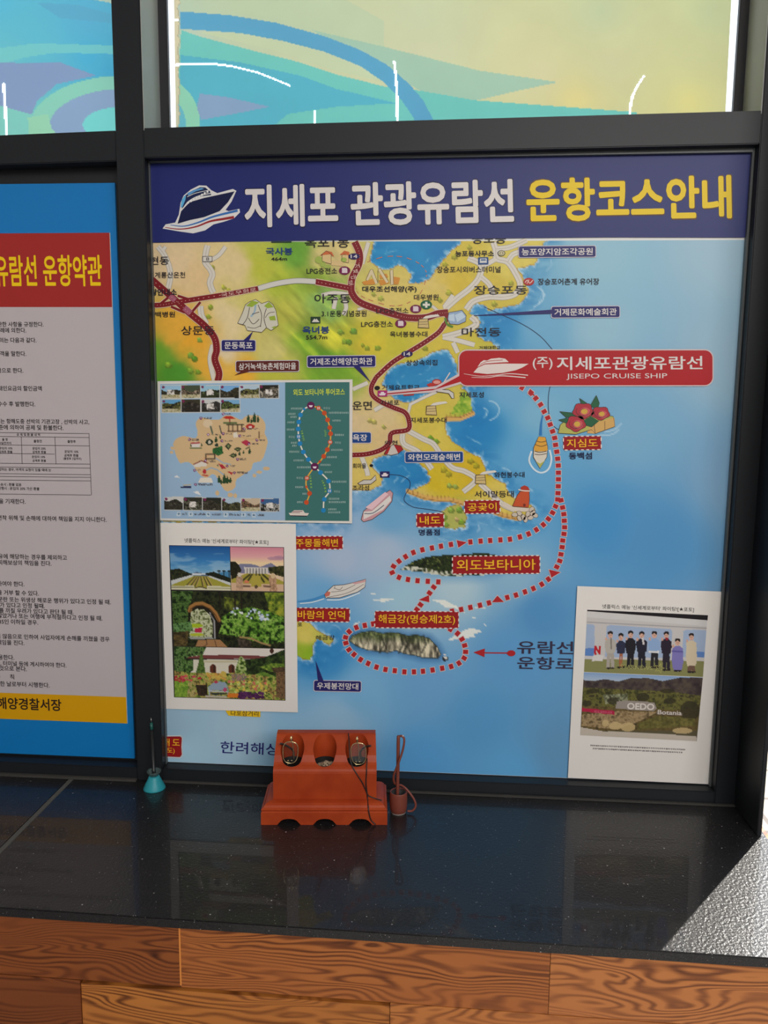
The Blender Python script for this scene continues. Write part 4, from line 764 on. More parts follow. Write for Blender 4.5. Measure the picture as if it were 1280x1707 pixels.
o = MP.poly('fishing_symbol', ellipse(881.4, 469.6, 9, 6.4), pm((170, 40, 42)), 8.2); MP.strokes('detail', [(F(875, 471, 879, 467, 883, 472, 888, 467), 1.4), (F(878, 473, 882, 466), 1.1)], pm((222, 190, 180)), 8.8, o)
for x, y, c in ((637.4, 656, (166, 44, 110)), (641.4, 791, (40, 34, 92))):
    o = MP.poly('ferry_symbol', F(x-8, y-5, x+8, y-5.2, x+8, y+5, x-8, y+5.2), pm(c), 9.6 if y < 700 else 8.2); MP.poly('ferry', F(x-6, y+.5, x-3, y, x-2.5, y-2.6, x+2.5, y-2.8, x+3, y-.6, x+6, y-.6, x+4, y+3, x-4.5, y+3.2), pm((220, 206, 212)), 10.2 if y < 700 else 8.8, o)
MP.polys('place_dot', [ellipse(628.7, 646.7, 4.6, 3.6), ellipse(619, 776, 3, 2.4)], pm((28, 24, 26)), 8.2)

# ================================================================== sheets taped over the map
def sheet(name, tl, tr, br, bl, yf, yb, m, parent):
    P = [bl, br, tr, tl]
    fr = [on_y(p[0], p[1], yf) for p in P]; bk = [np.array([q[0], yb, q[2]]) for q in fr]
    bm = bmesh.new(); add_hexa(bm, [fr[0], fr[1], bk[1], bk[0], fr[3], fr[2], bk[2], bk[3]]); return bm_obj(name, bm, m, parent)
YS = .0258
PAPER = mat('white_paper', (.80, .765, .72), .6, .3); LAMI = mat('laminated_paper', (.76, .73, .68), .22, .5, 0, .5, .08)
# ---- laminated tour course sheet
tour = empty('tour_course_sheet', tuple(on_y(425, 872, YS))); tag(tour, 'laminated pale blue and teal island tour course sheet stuck on the left of the map', 'sheet')
sheet('paper', (262.5, 635.5), (587.5, 632.5), (586.8, 872.5), (265.5, 867.5), YS, YS+.0009, LAMI, tour)
TS = Print(YS, tour)
def bq(tl, tr, br, bl): return [tl, tr, br, bl]
ip = Pic((267, 640), (475.3, 637.3), (475.3, 867.6), (268.5, 864), 1.2)
ip.grad((0, (150, 182, 210)), (1, (152, 180, 206)))
isl = F(289, 742, 292, 733, 305, 727, 316, 729, 327, 730, 329, 718, 326, 707, 331, 698, 341, 696, 352, 700, 366, 699, 372, 694, 382, 692, 392, 696, 402, 700, 410, 694, 420, 692, 431, 693, 440, 702, 443, 713, 441, 722, 446, 735, 442, 754, 435, 768, 422, 772, 419, 782, 406.6, 790.6, 394, 800, 392, 812, 384, 818, 376, 818, 368, 808, 362, 796, 354, 790, 346, 796, 338, 794.7, 330, 788, 322, 776, 312, 770, 301, 772, 296, 764, 293, 758)
wv = [(x, y) for x, y in catmull(isl, 4, True)]; ip.poly(wv, (208, 178, 134))
for q in ((288, 747, 4, 3), (286, 754, 3, 2.4), (362, 822, 3.4, 4), (384, 825, 4.5, 4), (392, 826, 3, 4), (432, 787, 5, 2.5), (444, 781, 6, 3), (424, 793, 3, 3)): ip.ell(*q, (208, 178, 134))
ip.line(F(338, 765, 352, 756, 366, 762), 1, (216, 150, 110)); ip.line(F(400, 728, 420, 733, 438, 726), 2, (200, 166, 118)); ip.line(F(343, 784, 352, 780, 362, 783, 372, 791), 2.2, (150, 170, 190)); ip.line(F(360, 764, 372, 772, 384, 774), 2, (150, 170, 190))
def tree(x, y, h, c=(42, 70, 42)): ip.poly(F(x, y-h, x+h*.2, y-h*.4, x+h*.14, y, x-h*.14, y, x-h*.2, y-h*.4), c)
for t in ((414, 704, 14), (419, 705, 9), (424, 704, 17), (430, 704, 12), (365, 805, 14), (369, 807, 9), (374, 806, 17), (379, 806, 13), (384, 805, 11), (416, 757, 11), (406, 757, 7), (399, 759, 8), (360, 738, 12), (367, 732, 8), (400, 760, 6), (393, 762, 7), (318, 745, 6), (336, 744, 6), (363, 778, 5), (332, 774, 7)): tree(*t)
ip.poly(F(371, 697, 376, 694, 386, 694, 393, 698, 382, 699), (186, 50, 40)); ip.line(F(383, 699, 383, 706), 2, (150, 60, 50)); ip.line(F(373, 705, 394, 705), 2.4, (60, 90, 50)); ip.ell(417, 711, 7.5, 4.2, (178, 46, 40)); ip.ell(417, 712, 3, 2, (220, 190, 180))
for x in (381, 388, 396, 403): ip.line(F(x, 708, x, 719), 1.8, (84, 58, 40)); ip.line(F(x-3, 708, x+3, 708), 1.8, (60, 60, 40))
ip.line(F(380, 719, 408, 719), 2, (90, 60, 46)); ip.ell(349, 737, 6.4, 5, (40, 56, 40)); ip.ell(349, 737, 2.4, 3, (200, 190, 170)); ip.poly(F(318, 738, 328, 736, 334, 740, 332, 746, 320, 746), (214, 206, 196)); ip.line(F(319, 739, 332, 738), 2.4, (170, 60, 60)); ip.line(F(317, 747, 336, 747), 1.4, (60, 90, 50))
ip.poly(F(401, 737, 410, 733, 418, 738, 412, 744), (178, 52, 74)); ip.line(F(410, 748, 416, 745), 1.6, (50, 60, 40)); ip.leaves(F(354, 748, 370, 743, 372, 756, 364, 760, 355, 756), [(20, 50, 26), (60, 120, 60), (30, 70, 36)], 3, 3); ip.ell(361, 742, 3, 3, (40, 60, 46))
for (a, b, w, h) in ((375, 738, 11, 12), (389, 745, 14, 8), (382, 755, 13, 9)): ip.poly(F(a, b+h*.5, a+w*.5, b, a+w, b+h*.4, a+w*.55, b+h), (46, 56, 36)); ip.poly(F(a+3, b+h*.5, a+w*.5, b+2.5, a+w-3, b+h*.42, a+w*.55, b+h-2.5), (120, 130, 84))
ip.line(F(343, 757, 358, 757, 358, 765, 343, 765, 343, 757), 2, (70, 56, 42)); ip.poly(F(322, 774, 336, 769, 345, 773, 344, 777, 324, 779), (216, 208, 196)); ip.line(F(323, 774, 336, 768, 346, 772), 1.6, (130, 50, 40)); ip.ell(341, 786, 3, 4, (180, 50, 60)); ip.poly(F(334, 796, 352, 796, 355, 805, 330, 804), (222, 212, 196)); ip.line(F(338, 792, 346, 793), 2, (180, 60, 50))
ip.poly(F(364, 773, 372, 775, 377, 781, 370, 782), (176, 46, 56)); ip.poly(F(379, 786, 388, 787, 386, 792), (176, 46, 50)); ip.poly(F(300, 811, 319, 810, 318, 814, 302, 814), (40, 46, 84)); ip.line(F(306, 809, 318, 808), 1.4, (200, 170, 120)); ip.poly(F(322, 820, 330, 818, 335, 826, 327, 823), (222, 222, 220)); ip.poly(F(290, 795, 295, 792, 300, 797), (222, 222, 220))
ip.ell(346, 706, 8, 6.5, (216, 194, 160)); ip.poly(F(388, 722, 394, 720, 398, 728, 390, 730), (222, 212, 196)); ip.line(F(351, 711, 354, 722), 2.4, (70, 90, 80)); ip.line(F(366, 710, 369, 722), 1.6, (60, 60, 60)); ip.line(F(432, 720, 432, 730), 2, (110, 84, 60))
for x, y in ((335, 697), (372, 690), (315.5, 733), (347, 724.5), (372, 723), (370, 735), (407, 715), (400, 726.5), (415, 740), (428, 733.6), (396, 765.6), (378.6, 777), (390.6, 788), (324.5, 784), (326, 807.5), (342.5, 768)): ip.ell(x, y, 2.5, 2.3, (106, 40, 96)); ip.ell(x, y, .9, .9, (216, 196, 216))
for x, y, w in ((340, 697, 13), (376, 690, 11), (320, 733, 12), (352, 724.5, 12), (376, 723, 10), (375, 735, 12), (411, 715, 22), (404, 726.5, 16), (419, 740, 12), (432, 733.6, 11), (400, 765.6, 10), (383, 777, 10), (395, 788, 18), (329, 784, 5), (330, 807.5, 24), (347, 768.5, 12)):
    m_ = (np.abs(ip.X-x-w/2) < w/2) & (np.abs(ip.Y-y) < 1.5); ip.put(m_*np.clip((vnoise(ip.X/1.3, ip.Y/1.2, int(x))-.3)*3, 0, 1), (64, 56, 60), .85)
g3 = [((150, 190, 216), (70, 62, 40)), ((70, 80, 60), (140, 120, 100)), ((150, 190, 210), (60, 70, 30)), ((120, 170, 216), (66, 60, 40)), ((176, 196, 210), (130, 130, 70)), ((40, 38, 32), (150, 140, 124)), ((100, 160, 200), (110, 112, 50)), ((60, 56, 40), (50, 40, 34)), ((200, 200, 196), (60, 56, 54)), ((120, 170, 206), (110, 130, 60)),
      ((200, 200, 196), (64, 62, 50)), ((50, 50, 40), (110, 110, 90)), ((40, 42, 34), (80, 74, 60)), ((170, 190, 206), (80, 78, 46)), ((196, 176, 150), (150, 110, 80)), ((60, 96, 140), (196, 194, 190))]
boxes = [(269.4+32.7*k, 642.8-.1*k, 31.2, 20.8) for k in range(6)]+[(270.2+32.7*k, 666.3-.1*k, 31.2, 20.8) for k in range(4)]+[(274.2+32.1*k, 829+.5*k, 30.8, 20.6) for k in range(6)]
for k, (x, y, w, h) in enumerate(boxes):
    a, b = g3[k]; q = F(x, y, x+w, y-.2, x+w, y+h, x, y+h)
    ip.poly(F(x-.9, y-.9, x+w+.9, y-1, x+w+.9, y+h+.9, x-.9, y+h+.9), (200, 200, 196)); ip.poly(q, a)
    ridge = [(x, y+h*(.35+.12*math.sin(k)))]+[(x+w*t, y+h*(.32+.22*math.sin(2.1*k+5*t)*math.cos(k*1.7+2*t))) for t in np.linspace(0, 1, 9)]+[(x+w, y+h), (x, y+h)]
    ip.leaves(ridge, [(26, 24, 20), (44, 42, 32), b, (32, 32, 26), tuple(min(255, v+40) for v in b)], 3.2, 70+k)
    if k in (0, 2, 5, 8, 11, 15): ip.leaves(F(x+w*.3, y+h*.35, x+w*.65, y+h*.3, x+w*.7, y+h*.75, x+w*.3, y+h*.8), [(60, 54, 50), (214, 208, 200), (226, 222, 216)], 2.4, 90+k)
    if k in (0, 1, 4, 6, 9, 14): ip.leaves(F(x, y+h*.75, x+w, y+h*.7, x+w, y+h, x, y+h), [(150, 140, 90), (206, 196, 170), (110, 110, 60)], 2.6, 110+k)
    ip.ell(x+2.8, y+2.8, 2.4, 2.2, (120, 40, 84))
for k in range(6):
    x = (298, 318, 347, 376, 406, 423)[k]; ip.poly(F(x-3.4, 853.4+k*.4, x+3.4, 853.4+k*.4, x+3.4, 860+k*.4, x-3.4, 860+k*.4), (190, 204, 214)); ip.ell(x, 856.6+k*.4, 1.4, 1.8, (70, 110, 140))
    w = (8, 19, 20, 20, 6, 11)[k]; m_ = (np.abs(ip.X-x-6-w/2) < w/2) & (np.abs(ip.Y-856.8-k*.4) < 1.5); ip.put(m_*np.clip((vnoise(ip.X/1.3, ip.Y/1.2, k)-.3)*3, 0, 1), (64, 60, 66), .85)
ip.build('island_picture', YS, 1, tour)
tp = MPt = TS.poly('course_panel', F(475.3, 637.3, 582.6, 637, 582, 868.6, 475.3, 867.6), pm((62, 112, 108)), 1)
TS.text('course_title', '외도 보타니아 투어코스', (488.8, 659.6), (574.8, 658.6), 11, pm((206, 218, 60)), 2, tp, .016)
ringL = F(518, 676, 507, 682, 500.8, 691.7, 498, 703.4, 497, 715, 497.7, 727.7, 500, 739.4, 505.5, 753.4, 514, 766, 524.5, 778, 534.3, 787.7, 547.5, 802, 549.3, 818.4, 540.4, 832.4, 539, 850.7)
ringR = F(518, 676, 531, 680.3, 540.6, 688.6, 546, 700, 549.7, 712.8, 551, 723, 550.3, 737, 545.6, 749.5, 539.6, 760.6, 533, 769.5, 524.5, 778, 511.5, 797, 510.7, 811.6, 516, 822.5, 510.7, 837.5)
TS.strokes('course_line', [(ringL, 2.3)], pm((222, 218, 206)), 2, tp); TS.strokes('course_line', [(ringR, 2.3)], pm((214, 168, 70)), 2.4, tp)
for pts, big, col in ((ringL, (2, 3, 4, 5, 6, 7, 8, 10, 11, 12, 13, 14), (34, 128, 186)), (ringR, (1, 2, 3, 4, 5, 6, 7, 8, 11, 13, 14), (196, 78, 40))):
    for k, q in enumerate(pts):
        if k in (0, 9, 10) and q in ((518, 676), (524.5, 778)): continue
        TS.poly('course_stop', ellipse(q[0], q[1], 4.0 if k in big else 2.2, 4.0 if k in big else 2.2, 14), pm(col), 3, tp)
        if (col[0] < 100 and k in (5, 12)) or (col[0] > 100 and k in (1, 6, 11)): TS.polys('stop_symbol', [rrect(q[0]-1.3, q[1]+2, q[0]-1.3, q[1]-2.2, 1.3, .4), rrect(q[0]+1.3, q[1]+2, q[0]+1.3, q[1]-2.2, 1.3, .4)], pm((226, 214, 206)), 3.6, tp)
for x, y in ((518, 676), (524.5, 778)):
    o = TS.poly('course_hub', ellipse(x, y, 6.4, 6.4), pm((96, 28, 78)), 3.2, tp); TS.poly('hub_symbol', F(x-3.4, y-.4, x+3.4, y-.4, x+2, y+2.8, x-2, y+2.8), pm((226, 210, 220)), 3.8, o)
TXT = pm((160, 184, 178))
for s, x0, x1, y in (('화장실', 539, 550, 681), ('화장실', 481, 491, 729), ('화장실', 558, 568, 738.5), ('화장실', 494, 505, 797.4), ('화장실', 556.5, 566.5, 820)): TS.text('stop_name', s, (x0, y+1.2), (x1, y+1.2), 3.8, TXT, 2, tp, 0)
def blur_words(x0, x1, y, seed):
    r = random.Random(seed); q = []; x = x0
    while x < x1-1: w = r.uniform(1.4, 2.6); q.append(F(x, y-1.5+r.uniform(0, .6), min(x+w, x1), y-1.5, min(x+w, x1), y-.5, x, y-.4)); q.append(F(x, y+.2, min(x+w*.9, x1), y+.3, min(x+w*.9, x1), y+1.4, x+.2, y+1.4)); x += w+.7
    return q
q = []
for k, (x0, x1, y) in enumerate(((485, 504, 681), (480, 494, 690), (484, 494, 695), (479, 491, 704), (478, 491, 716), (485, 495, 738), (487, 495, 743), (482, 499, 753), (489, 506, 767.5), (495, 518, 779), (492, 507, 812), (504, 511, 823), (495, 505, 837), (548, 581, 688), (554, 568, 701), (558, 573, 725), (552, 571, 750), (545, 563, 762), (534, 551, 775), (541, 555, 787), (553, 578, 803), (548, 566, 831.5), (548, 576, 837), (547, 562, 849), (547, 567, 854))): q += blur_words(x0, x1, y, k)
TS.polys('stop_captions', q, TXT, 2, tp)['kind'] = 'stuff'
q = []
for p_ in (F(517, 793, 518, 803, 519, 815), F(537, 801, 541, 810, 543, 822), F(503, 718, 505, 728, 507, 735), F(541, 717, 543, 722, 542, 728)):
    c_ = catmull(p_, 5)
    for k in range(0, len(c_)-1, 2): q += TS.quads_of_stroke([c_[k], c_[k+1]], 3.0, 1, False)
TS.polys('course_names', q, pm((122, 170, 80)), 2, tp)
o = TS.poly('ferry_picture', F(481, 855, 485, 855, 490, 850.5, 505, 850.5, 508, 855, 515, 855.5, 512, 860, 484, 859.5), pm((220, 208, 198)), 2, tp); TS.polys('hull_line', [F(483, 859, 513, 859.6, 511, 861, 484, 860.4)], pm((60, 40, 50)), 2.6, o); TS.strokes('window_row', [(F(488, 852.4, 504, 852.4), 1), (F(486, 854.6, 500, 854.6), .8)], pm((120, 70, 80)), 2.6, o)

# ---- paper photo sheet on the left
YP = .0262
left = empty('photo_sheet', tuple(on_y(386, 1184, YP))); tag(left, 'white paper sheet with three garden pictures, lower left of the map', 'sheet', 'photo sheets on the map')
sheet('paper', (266.5, 871.5), (493, 873.5), (496.4, 1187.6), (277, 1181.6), YP, YP+.0006, PAPER, left)
PS = Print(YP, left)
CAP = "넷플릭스 예능 '신세계로부터' 파이팅![★포토]"
PS.text('caption', CAP, (307.5, 905.5), (447, 908.8), 8.4, pm((50, 46, 48)), 1, left, .008)
PS.polys('picture_border', [F(281.6, 908.8, 473.4, 912.2, 475.8, 1168, 290, 1162.4)], pm((44, 40, 40)), 1, left)
p = Pic((282.6, 909.8), (382.8, 911.5), (384.6, 984.6), (285.6, 982.8), 1.15); X, Y = p.X, p.Y
p.grad((0, (32, 84, 146)), (.35, (58, 126, 184)), (.6, (120, 168, 200)), (1, (150, 180, 200)))
p.put(np.clip((fbm(X/26, Y/7, 3)-.5)*3, 0, .5)*(Y > 922), (170, 196, 212))
p.poly(F(315, 957, 328, 953.5, 340, 956, 352, 955, 352, 960, 315, 960), (84, 104, 130)); p.poly(F(366, 954, 386, 952, 386, 968, 366, 964), (70, 130, 170))
p.leaves(F(282, 950, 288, 949, 298, 947.5, 308, 952, 318, 956, 322, 962, 284, 970), [(22, 24, 16), (40, 44, 26), (66, 70, 40)], 3, 5); p.leaves(F(340, 956, 356, 953, 366, 957, 386, 964, 386, 972, 352, 962), [(22, 26, 18), (42, 46, 28)], 3, 6)
for x in (365, 373, 382): p.line(F(x, 953, x, 964), 1.2, (28, 26, 20)); p.ell(x, 952, 3, 1.4, (28, 30, 20))
p.poly(F(284, 976, 318, 960, 350, 960, 386, 974, 386, 986, 284, 986), (156, 150, 58)); p.poly(F(284, 968, 318, 958.5, 324, 960, 286, 975), (196, 198, 196)); p.poly(F(344, 960, 350, 960, 386, 972, 386, 977), (196, 198, 196))
for a in (F(311, 976, 325, 962), F(318, 977, 329, 962), F(325, 977, 332, 962), F(338, 977, 335, 962), F(346, 977, 340, 962), F(352, 976, 344, 962)): p.line(a, 2, (66, 62, 30)); p.line([(a[0][0]+2, a[0][1]), (a[1][0]+1, a[1][1])], 1, (196, 160, 110))
p.poly(F(284, 977, 324, 976, 324, 980, 345, 980, 345, 976, 386, 978.5, 386, 986, 284, 986), (206, 200, 170)); p.line(F(286, 979, 322, 979), 1.2, (90, 90, 60)); p.line(F(347, 980, 385, 981), 1, (130, 130, 90)); p.line(F(325, 980, 334, 978, 344, 981), 1.6, (70, 60, 40)); p.poly(F(320, 955.6, 342, 955.8, 342, 958.6, 320, 958.6), (200, 206, 210))
p.build('blue_sky_garden_picture', YP, 2, left)
p = Pic((383.6, 911.5), (472.4, 913), (472.8, 986.2), (385.4, 984.6), 1.15); X, Y = p.X, p.Y
p.grad((0, (206, 132, 148)), (.22, (222, 164, 164)), (.36, (232, 206, 160)), (.5, (226, 196, 176)), (1, (200, 180, 130)))
p.ell(460, 931, 14, 3.5, (170, 128, 150), .7); p.ell(466, 929, 8, 2.6, (170, 128, 150), .6); p.poly(F(386, 948, 400, 940, 412, 940, 424, 941, 434, 945, 444, 941, 452, 938.5, 460, 944, 473, 946, 473, 956, 386, 956), (122, 122, 148))
p.leaves(F(384, 936, 392, 936, 398, 942, 402, 950, 400, 964, 385, 966), [(24, 22, 14), (48, 44, 24)], 3, 8); p.leaves(F(446, 946, 460, 944, 473, 943, 473, 962, 450, 956), [(24, 24, 16), (50, 54, 28), (84, 80, 40)], 3, 9)
p.poly(F(407, 945, 447, 946.5, 447, 957, 408, 956), (206, 200, 192)); [p.line(F(x, 948, x, 956), 1.5, (90, 86, 90)) for x in (412, 417, 422, 427, 432, 437, 442)]
p.poly(F(386, 966, 410, 956, 446, 957, 473, 970, 473, 988, 386, 988), (164, 152, 62))
for a in (F(404, 968, 416, 958), F(412, 970, 420, 958), F(432, 958, 440, 970), F(438, 958, 452, 970)): p.line(a, 3, (60, 58, 28))
p.line(F(427, 952, 427, 968), 2, (56, 54, 40)); p.poly(F(386, 972, 473, 974, 473, 988, 386, 986), (206, 172, 142)); p.leaves(F(394, 960, 404, 960, 406, 986, 394, 986), [(150, 120, 96), (206, 170, 140)], 3, 11); p.leaves(F(448, 960, 460, 962, 462, 987, 450, 987), [(140, 106, 80), (200, 160, 126)], 3, 12); p.ell(399, 958, 3, 4, (206, 196, 180)); p.ell(455, 960, 4, 4.5, (206, 180, 140))
p.poly(F(420, 960, 434, 960, 436, 978, 418, 978), (170, 156, 66)); p.ell(427, 978, 3, 3, (90, 70, 50)); p.ell(411, 970, 4, 2.5, (206, 120, 90)); p.line(F(406, 977, 416, 977.5), 3, (110, 84, 70)); p.line(F(440, 977, 450, 978), 3, (110, 84, 70))
p.build('sunset_garden_picture', YP, 2, left)
p = Pic((286.2, 985), (472.8, 988), (474.2, 1080.6), (289.8, 1076.8), 1.15); X, Y = p.X, p.Y
p.C[:] = (30, 34, 22); p.leaves(F(284, 982, 476, 984, 476, 1084, 284, 1084), [(14, 16, 10), (30, 36, 20), (54, 60, 30), (24, 26, 16)], 5, 13)
p.leaves(F(284, 984, 322, 984, 316, 1015, 312, 1040, 286, 1044), [(16, 26, 12), (40, 64, 26), (92, 124, 60), (30, 50, 20)], 4, 14); p.leaves(F(440, 986, 476, 988, 476, 1030, 452, 1030), [(40, 56, 20), (110, 130, 40), (160, 160, 50)], 5, 15); p.leaves(F(374, 995, 400, 1000, 392, 1020, 374, 1014), [(34, 40, 18), (120, 130, 44)], 5, 16)
p.leaves(F(358, 1045, 368, 1030, 390, 1016, 420, 1012, 450, 1020, 474, 1030, 474, 1070, 440, 1074, 400, 1062, 365, 1056), [(16, 28, 10), (48, 84, 24), (96, 140, 44), (150, 186, 86), (40, 66, 22)], 5, 17)
p.dots(F(385, 1010, 420, 1014, 450, 1026, 448, 1034, 410, 1030, 386, 1024), [(186, 200, 214), (170, 186, 210), (214, 220, 214)], 60, 2.2, 2)
for (x0, x1, t) in ((391, 392, 0), (402, 403, 1), (366, 367, 2)): p.line(F(x0, 986, x1, 1016), 2.6, (34, 28, 20))
arch = F(316, 1018, 318, 1012, 326, 1007, 337, 1006, 350, 1012, 359, 1022, 365, 1034); p.leaves(F(312, 1014, 326, 1004, 340, 1003, 356, 1012, 368, 1030, 370, 1040, 362, 1064, 318, 1064), [(20, 18, 12), (38, 34, 24)], 4, 18); p.line(arch, 6.5, (158, 112, 60)); p.line([(x, y+3) for x, y in arch], 1.4, (80, 52, 28))
p.leaves(F(318, 1020, 328, 1015, 340, 1016, 350, 1026, 354, 1040, 354, 1062, 316, 1062), [(60, 70, 30), (170, 176, 130), (206, 206, 180), (80, 92, 44)], 4, 19); p.ell(326, 1043, 12, 3.5, (160, 180, 40)); p.poly(F(324, 1047, 337, 1047, 336, 1054, 325, 1054), (176, 40, 72)); p.ell(328, 1058, 12, 2.4, (170, 180, 50)); p.line(F(350, 1022, 357, 1034, 358, 1064), 2.6, (150, 150, 150)); p.line(F(353, 1024, 361, 1036, 362, 1064), 3, (30, 26, 22))
p.leaves(F(288, 1040, 318, 1036, 322, 1052, 288, 1056), [(30, 56, 22), (110, 150, 90), (60, 96, 40)], 4, 20); p.leaves(F(288, 1054, 314, 1052, 312, 1076, 290, 1078), [(44, 36, 22), (110, 92, 50)], 4, 21); p.poly(F(314, 1062, 354, 1062, 356, 1065, 318, 1066), (150, 150, 144)); p.poly(F(330, 1067, 366, 1066, 380, 1080, 326, 1078), (160, 118, 78)); p.line(F(344, 1067, 345, 1074, 338, 1079), 1, (60, 40, 30)); p.line(F(358, 1068, 361, 1079), 1, (60, 40, 30))
p.line(F(400, 1062, 418, 1064, 436, 1072, 450, 1076), 3, (156, 128, 84)); p.leaves(F(396, 1064, 418, 1068, 420, 1082, 398, 1080), [(40, 34, 28), (90, 80, 66)], 3, 22)
p.build('arch_garden_picture', YP, 2, left)
p = Pic((290.2, 1077.8), (474.2, 1081.6), (475, 1167), (291.2, 1161.6), 1.15); X, Y = p.X, p.Y
p.C[:] = (214, 206, 196); p.leaves(F(288, 1074, 344, 1078, 338, 1092, 320, 1094, 330, 1110, 314, 1124, 288, 1130), [(20, 34, 14), (60, 92, 40), (110, 140, 80), (24, 40, 18)], 4, 25)
p.poly(F(308, 1096, 340, 1092, 400, 1091.6, 444, 1094, 436, 1098, 400, 1098, 340, 1099), (116, 62, 60)); p.line(F(308, 1098, 360, 1099, 430, 1100), 2, (44, 34, 32)); p.poly(F(322, 1099, 430, 1101, 428, 1122, 322, 1122), (208, 202, 184)); p.line(F(340, 1103, 394, 1103), 3, (190, 182, 150))
for x in (355, 386): p.poly(F(x-5, 1121, x-5, 1111, x-3, 1108, x, 1107, x+3, 1108, x+5, 1111, x+5, 1122), (96, 50, 34)); p.line(F(x+2, 1110, x+2, 1120), 2.4, (44, 34, 28))
p.leaves(F(326, 1124, 331, 1104, 334, 1090, 338, 1092, 343, 1124), [(30, 52, 18), (96, 124, 56), (60, 84, 36)], 3, 26); p.leaves(F(390, 1124, 396, 1104, 400, 1094, 404, 1095, 412, 1108, 416, 1126), [(40, 60, 20), (120, 146, 66), (190, 200, 150)], 3, 27)
p.leaves(F(408, 1100, 440, 1096, 476, 1082, 476, 1140, 430, 1130, 412, 1124), [(18, 26, 12), (36, 50, 24), (70, 92, 40)], 4, 28); p.ell(453, 1085, 3.4, 4.6, (70, 44, 34)); p.leaves(F(432, 1112, 452, 1106, 474, 1106, 474, 1116, 452, 1120), [(60, 90, 26), (150, 170, 70)], 4, 29); p.leaves(F(420, 1126, 440, 1120, 460, 1128, 456, 1136, 424, 1134), [(60, 96, 30), (140, 166, 70)], 4, 30)
p.leaves(F(288, 1118, 330, 1122, 400, 1122, 470, 1130, 478, 1170, 288, 1166), [(40, 60, 22), (110, 130, 50), (176, 176, 90), (150, 110, 70), (60, 80, 30)], 4, 31); p.leaves(F(290, 1134, 314, 1134, 318, 1162, 291, 1162), [(90, 130, 40), (150, 180, 70)], 3, 32); p.leaves(F(314, 1136, 325, 1136, 325, 1162, 312, 1162), [(120, 110, 70), (190, 170, 110), (90, 110, 40)], 3, 33)
p.dots(F(290, 1126, 345, 1128, 345, 1138, 290, 1136), [(170, 50, 60), (186, 66, 84), (200, 90, 80)], 26, 2.6, 4); p.dots(F(345, 1120, 376, 1120, 376, 1134, 346, 1132), [(200, 150, 70), (196, 170, 80)], 40, 2.8, 5); p.dots(F(380, 1134, 450, 1136, 440, 1160, 384, 1156), [(196, 110, 90), (190, 196, 110), (150, 170, 70), (206, 180, 80)], 80, 2.4, 6); p.dots(F(396, 1154, 440, 1154, 440, 1164, 398, 1164), [(88, 44, 90), (70, 34, 70)], 90, 2.4, 7); p.dots(F(384, 1122, 410, 1124, 410, 1134, 386, 1134), [(150, 120, 110), (120, 110, 100)], 26, 2.4, 8)
p.leaves(F(326, 1142, 346, 1142, 346, 1160, 330, 1160), [(36, 30, 24), (70, 54, 40)], 3, 34); p.poly(F(348, 1144, 356, 1138, 366, 1136, 376, 1138, 378, 1150, 350, 1151), (140, 158, 174)); p.line(F(347, 1146, 349, 1153, 349, 1160), 1.8, (160, 176, 190)); p.line(F(348, 1152, 378, 1153), 2, (176, 190, 200)); p.poly(F(352, 1155, 376, 1155, 376, 1158, 354, 1158), (50, 56, 60)); p.line(F(377, 1140, 380, 1150, 380, 1162), 1.6, (150, 166, 180)); p.poly(F(380, 1155, 398, 1156, 396, 1163, 379, 1163), (206, 116, 40)); p.ell(360, 1137, 3.4, 2, (180, 50, 80)); p.ell(375, 1150, 2.6, 3.6, (186, 70, 110))
p.leaves(F(460, 1116, 476, 1112, 476, 1166, 460, 1162), [(70, 52, 36), (130, 100, 70), (60, 50, 30)], 3, 35); p.leaves(F(452, 1113, 476, 1112, 476, 1120, 456, 1121), [(60, 48, 34), (90, 70, 50)], 3, 36); p.poly(F(342, 1159, 378, 1160, 378, 1164, 342, 1162), (176, 168, 150))
p.build('cottage_garden_picture', YP, 2, left)

# ---- paper photo sheet on the right
rs = empty('photo_sheet', tuple(on_y(1066, 1302, YP))); tag(rs, 'white paper sheet with a group picture, lower right of the map', 'sheet', 'photo sheets on the map')
sheet('paper', (962.3, 977), (1210.8, 986.6), (1187.2, 1307.6), (946.5, 1296.6), YP, YP+.0006, PAPER, rs)
PS = Print(YP, rs)
PS.text('caption', CAP, (1003.8, 1015.4), (1156.4, 1021), 8.2, pm((56, 50, 52)), 1, rs, .008)
PS.polys('picture_border', [F(978.8, 1016.4, 1180, 1025.6, 1179.2, 1034.5, 978.6, 1019.5)], pm((34, 30, 34)), 1, rs)
t8 = lambda *q: [(950+q[i]/5.12, 980+q[i+1]/5.12) for i in range(0, len(q), 2)]
p = Pic((979, 1018.7), (1178.6, 1033.9), (1171.6, 1128.6), (973.4, 1120), 1.1); X, Y = p.X, p.Y
p.C[:] = (196, 192, 190); p.poly(t8(140, 200, 1180, 280, 1180, 330, 140, 250), (206, 204, 202)); p.line(t8(140, 292, 1170, 345), 1.4, (150, 148, 150))
for q in ((135, 310, 200, 310, 212, 330, 205, 580, 120, 580), (310, 330, 340, 318, 860, 350, 872, 375, 860, 600, 300, 590), (966, 372, 990, 355, 1166, 362, 1150, 595, 960, 590)): p.poly(t8(*q), (150, 170, 200)); p.poly(t8(*[v if i % 2 == 0 else v for i, v in enumerate(q)]), (172, 186, 208), .35)
for q in ((130, 515, 205, 515, 205, 580, 120, 580), (1050, 540, 1150, 545, 1146, 592, 1050, 590)): p.poly(t8(*q), (92, 130, 190))
